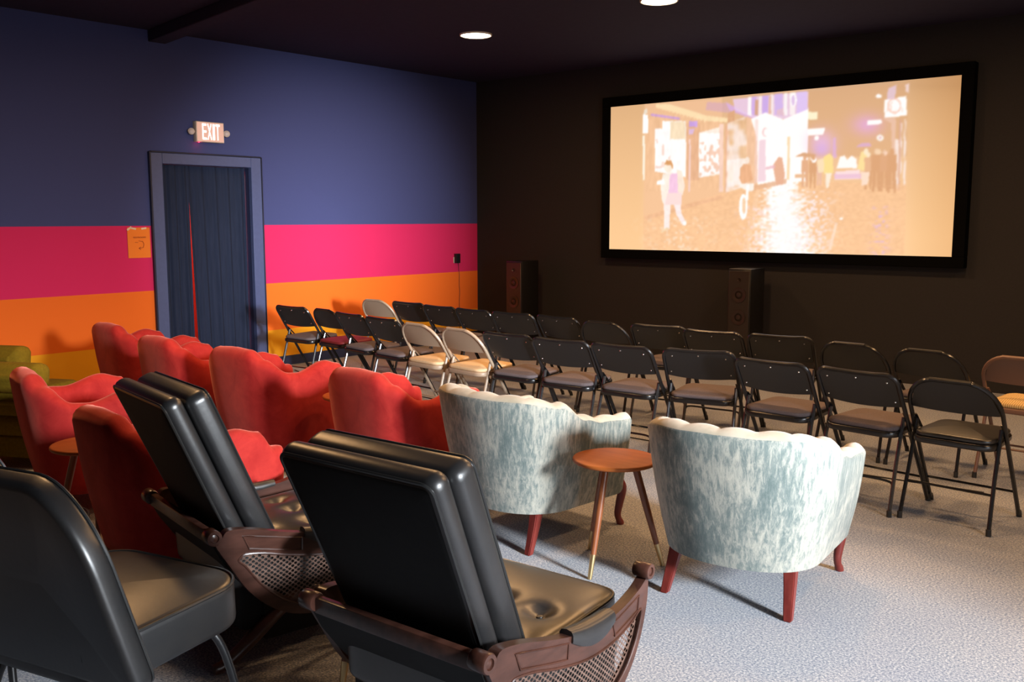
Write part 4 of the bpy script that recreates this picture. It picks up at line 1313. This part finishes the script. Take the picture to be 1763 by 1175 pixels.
    for A, B in zip(rings, rings[1:]):
        for j in range(4):
            bm.faces.new((A[j], A[(j + 1) % 4], B[(j + 1) % 4], B[j]))
    bm.faces.new(rings[0][::-1]); bm.faces.new(rings[-1]); obj('rear_panel', bm, M['vinyl_shaded'], t)
    # base box under the seat
    bm = bmesh.new(); box(bm, (0, 0.045, 0.210), (0.52, 0.58, 0.20), 0.02, 2); obj('base_box', bm, M['vinyl_shaded'], t)
    # seat cushion with buttons
    bm = bmesh.new()
    bmesh.ops.create_cube(bm, size=2)
    bmesh.ops.subdivide_edges(bm, edges=list(bm.edges), cuts=27, use_grid_fill=True)
    wd, dp, tk = 0.262, 0.330, 0.075
    btn = [(x, y) for y in (-0.13, 0.06) for x in (-0.15, 0.0, 0.15)]
    for v in bm.verts:
        p = v.co
        p = p / (abs(p.x) ** 10 + abs(p.y) ** 10 + abs(p.z) ** 10) ** 0.1
        q = Vector((p.x * wd, p.y * dp, p.z * tk))
        if q.z > 0:
            q.z += 0.018 * (1 - p.x * p.x) * (1 - p.y * p.y)
            for bx, by in btn:
                d2 = (q.x - bx) ** 2 + (q.y - by) ** 2
                q.z -= 0.026 * math.exp(-d2 / 0.0011) + 0.008 * math.exp(-d2 / 0.005)
        v.co = q
    sm = T(0, 0.035, 0.342) @ rot('X', 3)
    X(bm.verts, sm)
    seat = obj('seat_cushion', bm, M['vinyl'], t, smooth=60)
    for bx, by in btn:
        bm = bmesh.new(); lathe(bm, [(0.0105, -0.004), (0.0115, 0.001), (0.009, 0.005), (0.002, 0.007)], 12, sm @ T(bx, by, 0.075 - 0.018)); obj('button', bm, M['vinyl'], seat)
    bm = bmesh.new(); sel = [(math.copysign(abs(math.cos(a)) ** 0.2, math.cos(a)) * wd * 0.988, math.copysign(abs(math.sin(a)) ** 0.2, math.sin(a)) * dp * 0.988) for a in [2 * math.pi * (i + 0.5) / 64 for i in range(64)]]
    tube(bm, [sm @ Vector((x, y, tk * 0.80)) for x, y in sel], 0.005, 6, closed=True); obj('piping', bm, M['piping'], seat)
    # back: rear slab and front cushion, leaning
    lean = 23.5
    bmx = T(0, -0.157, 0.36) @ rot('X', lean)       # local z up along the back, local y forward
    flare = lambda co: Vector((co.x * (1.0 + 0.05 * (co.y / 0.3)), co.y, co.z))
    for nm, y0, tk_, hgt, wd2, mm in (('back_slab', -0.035, 0.070, 0.660, 0.520, 'vinyl'), ('back_cushion', 0.046, 0.086, 0.634, 0.515, 'vinyl')):
        mt = bmx @ T(0, y0, hgt / 2) @ rot('X', 90)
        bm = bmesh.new()
        pad(bm, wd2, hgt, tk_, 0.035, 0.030, 0.006, mt, flare)
        cu = obj(nm, bm, M[mm], t, smooth=60)
        if nm == 'back_slab':
            cu.data.materials.append(M['vinyl_shaded'])  # rear face gets the copy that has the shade in its colour
            rear_dir = (mt.to_3x3() @ Vector((0, 0, 1))).normalized()
            for p in cu.data.polygons:
                if p.normal.dot(rear_dir) > 0.93:
                    p.material_index = 1
        bm = bmesh.new()
        zf = tk_ / 2 - 0.006 if nm == 'back_slab' else -tk_ / 2 + 0.006
        tube(bm, [mt @ flare(Vector((x, y, zf))) for x, y in rrect(wd2 - 0.018, hgt - 0.018, 0.03)], 0.0042, 6, closed=True); obj('piping', bm, M['piping'], cu)
    # foot rest tucked below the front
    bm = bmesh.new(); pad(bm, 0.46, 0.20, 0.08, 0.06, 0.035, 0.01, T(0, 0.375, 0.255) @ rot('X', 75)); obj('foot_rest', bm, M['vinyl'], t)
    return t


k2 = recliner('black vinyl reclining chair with carved cane arms, nearest the camera')
k2.location = (6.485, -7.13, 0); k2.rotation_euler = (0, 0, R(2.5))
dup(k2, (5.30, -6.975, 0), -11, 'black vinyl reclining chair with carved cane arms, beside the red armchairs')

# ------------------------------------------------------------------ black vinyl side chairs at the left
def vinyl_chair(label):
    t = thing('side_chair', label, 'chair', (0, 0, 0), 0, 'black vinyl side chairs')
    taper = lambda co: Vector((co.x * (0.98 - 0.34 * (co.y + 0.02)), co.y, co.z + 1.0 * 0.30 * co.x * co.x))
    mt = T(0, -0.265, 0.645) @ rot('X', 13) @ rot('X', 90)
    bm = bmesh.new(); pad(bm, 0.755, 0.54, 0.070, 0.21, 0.022, 0.004, mt @ rot('Y', 180), lambda co: Vector((co.x * (0.98 - 0.37 * (co.y + 0.02)), co.y, co.z - 0.25 * co.x * co.x)), k=10, rcb=0.05)
    bk = obj('backrest', bm, M['vinyl'], t, smooth=60)
    bm = bmesh.new()
    tube(bm, [mt @ rot('Y', 180) @ Vector((x * (0.98 - 0.37 * (y + 0.02)), y, 0.028 * sg_ - 0.25 * x * x)) for sg_ in (1,) for x, y in rrect(0.749, 0.534, 0.206, 0, 10, 0.048)], 0.0045, 6, closed=True)
    obj('piping', bm, M['piping'], bk)
    swarp = lambda co: Vector((co.x * (1 + 0.06 * co.y / 0.25), co.y, co.z))
    sm = T(0, 0.0, 0.415) @ rot('X', 2)
    bm = bmesh.new(); pad(bm, 0.56, 0.52, 0.135, 0.13, 0.022, 0.022, sm, swarp, k=10); st_ = obj('seat_cushion', bm, M['vinyl'], t, smooth=60)
    bm = bmesh.new(); tube(bm, [sm @ swarp(Vector((x, y, 0.062))) for x, y in rrect(0.556, 0.516, 0.128, 0, 10)], 0.005, 6, closed=True); obj('piping', bm, M['piping'], st_)
    for sx_ in (-1, 1):
        for fy in (-1, 1):
            bm = bmesh.new(); tube(bm, smooth_path([(sx_ * 0.13, fy * 0.12, 0.352), (sx_ * 0.19, fy * 0.17, 0.335), (sx_ * 0.225, fy * 0.205, 0.25), (sx_ * 0.265, fy * 0.245, 0.0)], 5), 0.0125, 10); obj('leg', bm, M['blackmetal'], t)
    for sx_ in (-1, 1):
        bm = bmesh.new(); tube(bm, smooth_path([(sx_ * 0.2, -0.12, 0.345), (sx_ * 0.215, -0.24, 0.37), (sx_ * 0.21, -0.268, 0.50)], 4), 0.014, 8); obj('back_bracket', bm, M['blackmetal'], t)
    return t


k3 = vinyl_chair('black vinyl side chair with rounded back and thick seat, at the lower left')
k3.location = (5.70, -7.81, 0); k3.rotation_euler = (0, 0, R(14))
dup(k3, (4.84, -7.82, 0), 32, 'black vinyl side chair at the left edge, only its back corner showing')

# thin cable lying across the carpet behind the chairs
bm = bmesh.new(); tube(bm, smooth_path([(0.35, -3.15, 0.004), (0.9, -3.3, 0.004), (2.2, -3.35, 0.004), (3.6, -3.48, 0.004), (5.2, -3.52, 0.004), (6.9, -3.40, 0.004)], 8), 0.004, 6)
tag(obj('floor_cable', bm, M['blackplastic']), 'thin black cable lying on the carpet between the folding chair rows', 'cable')
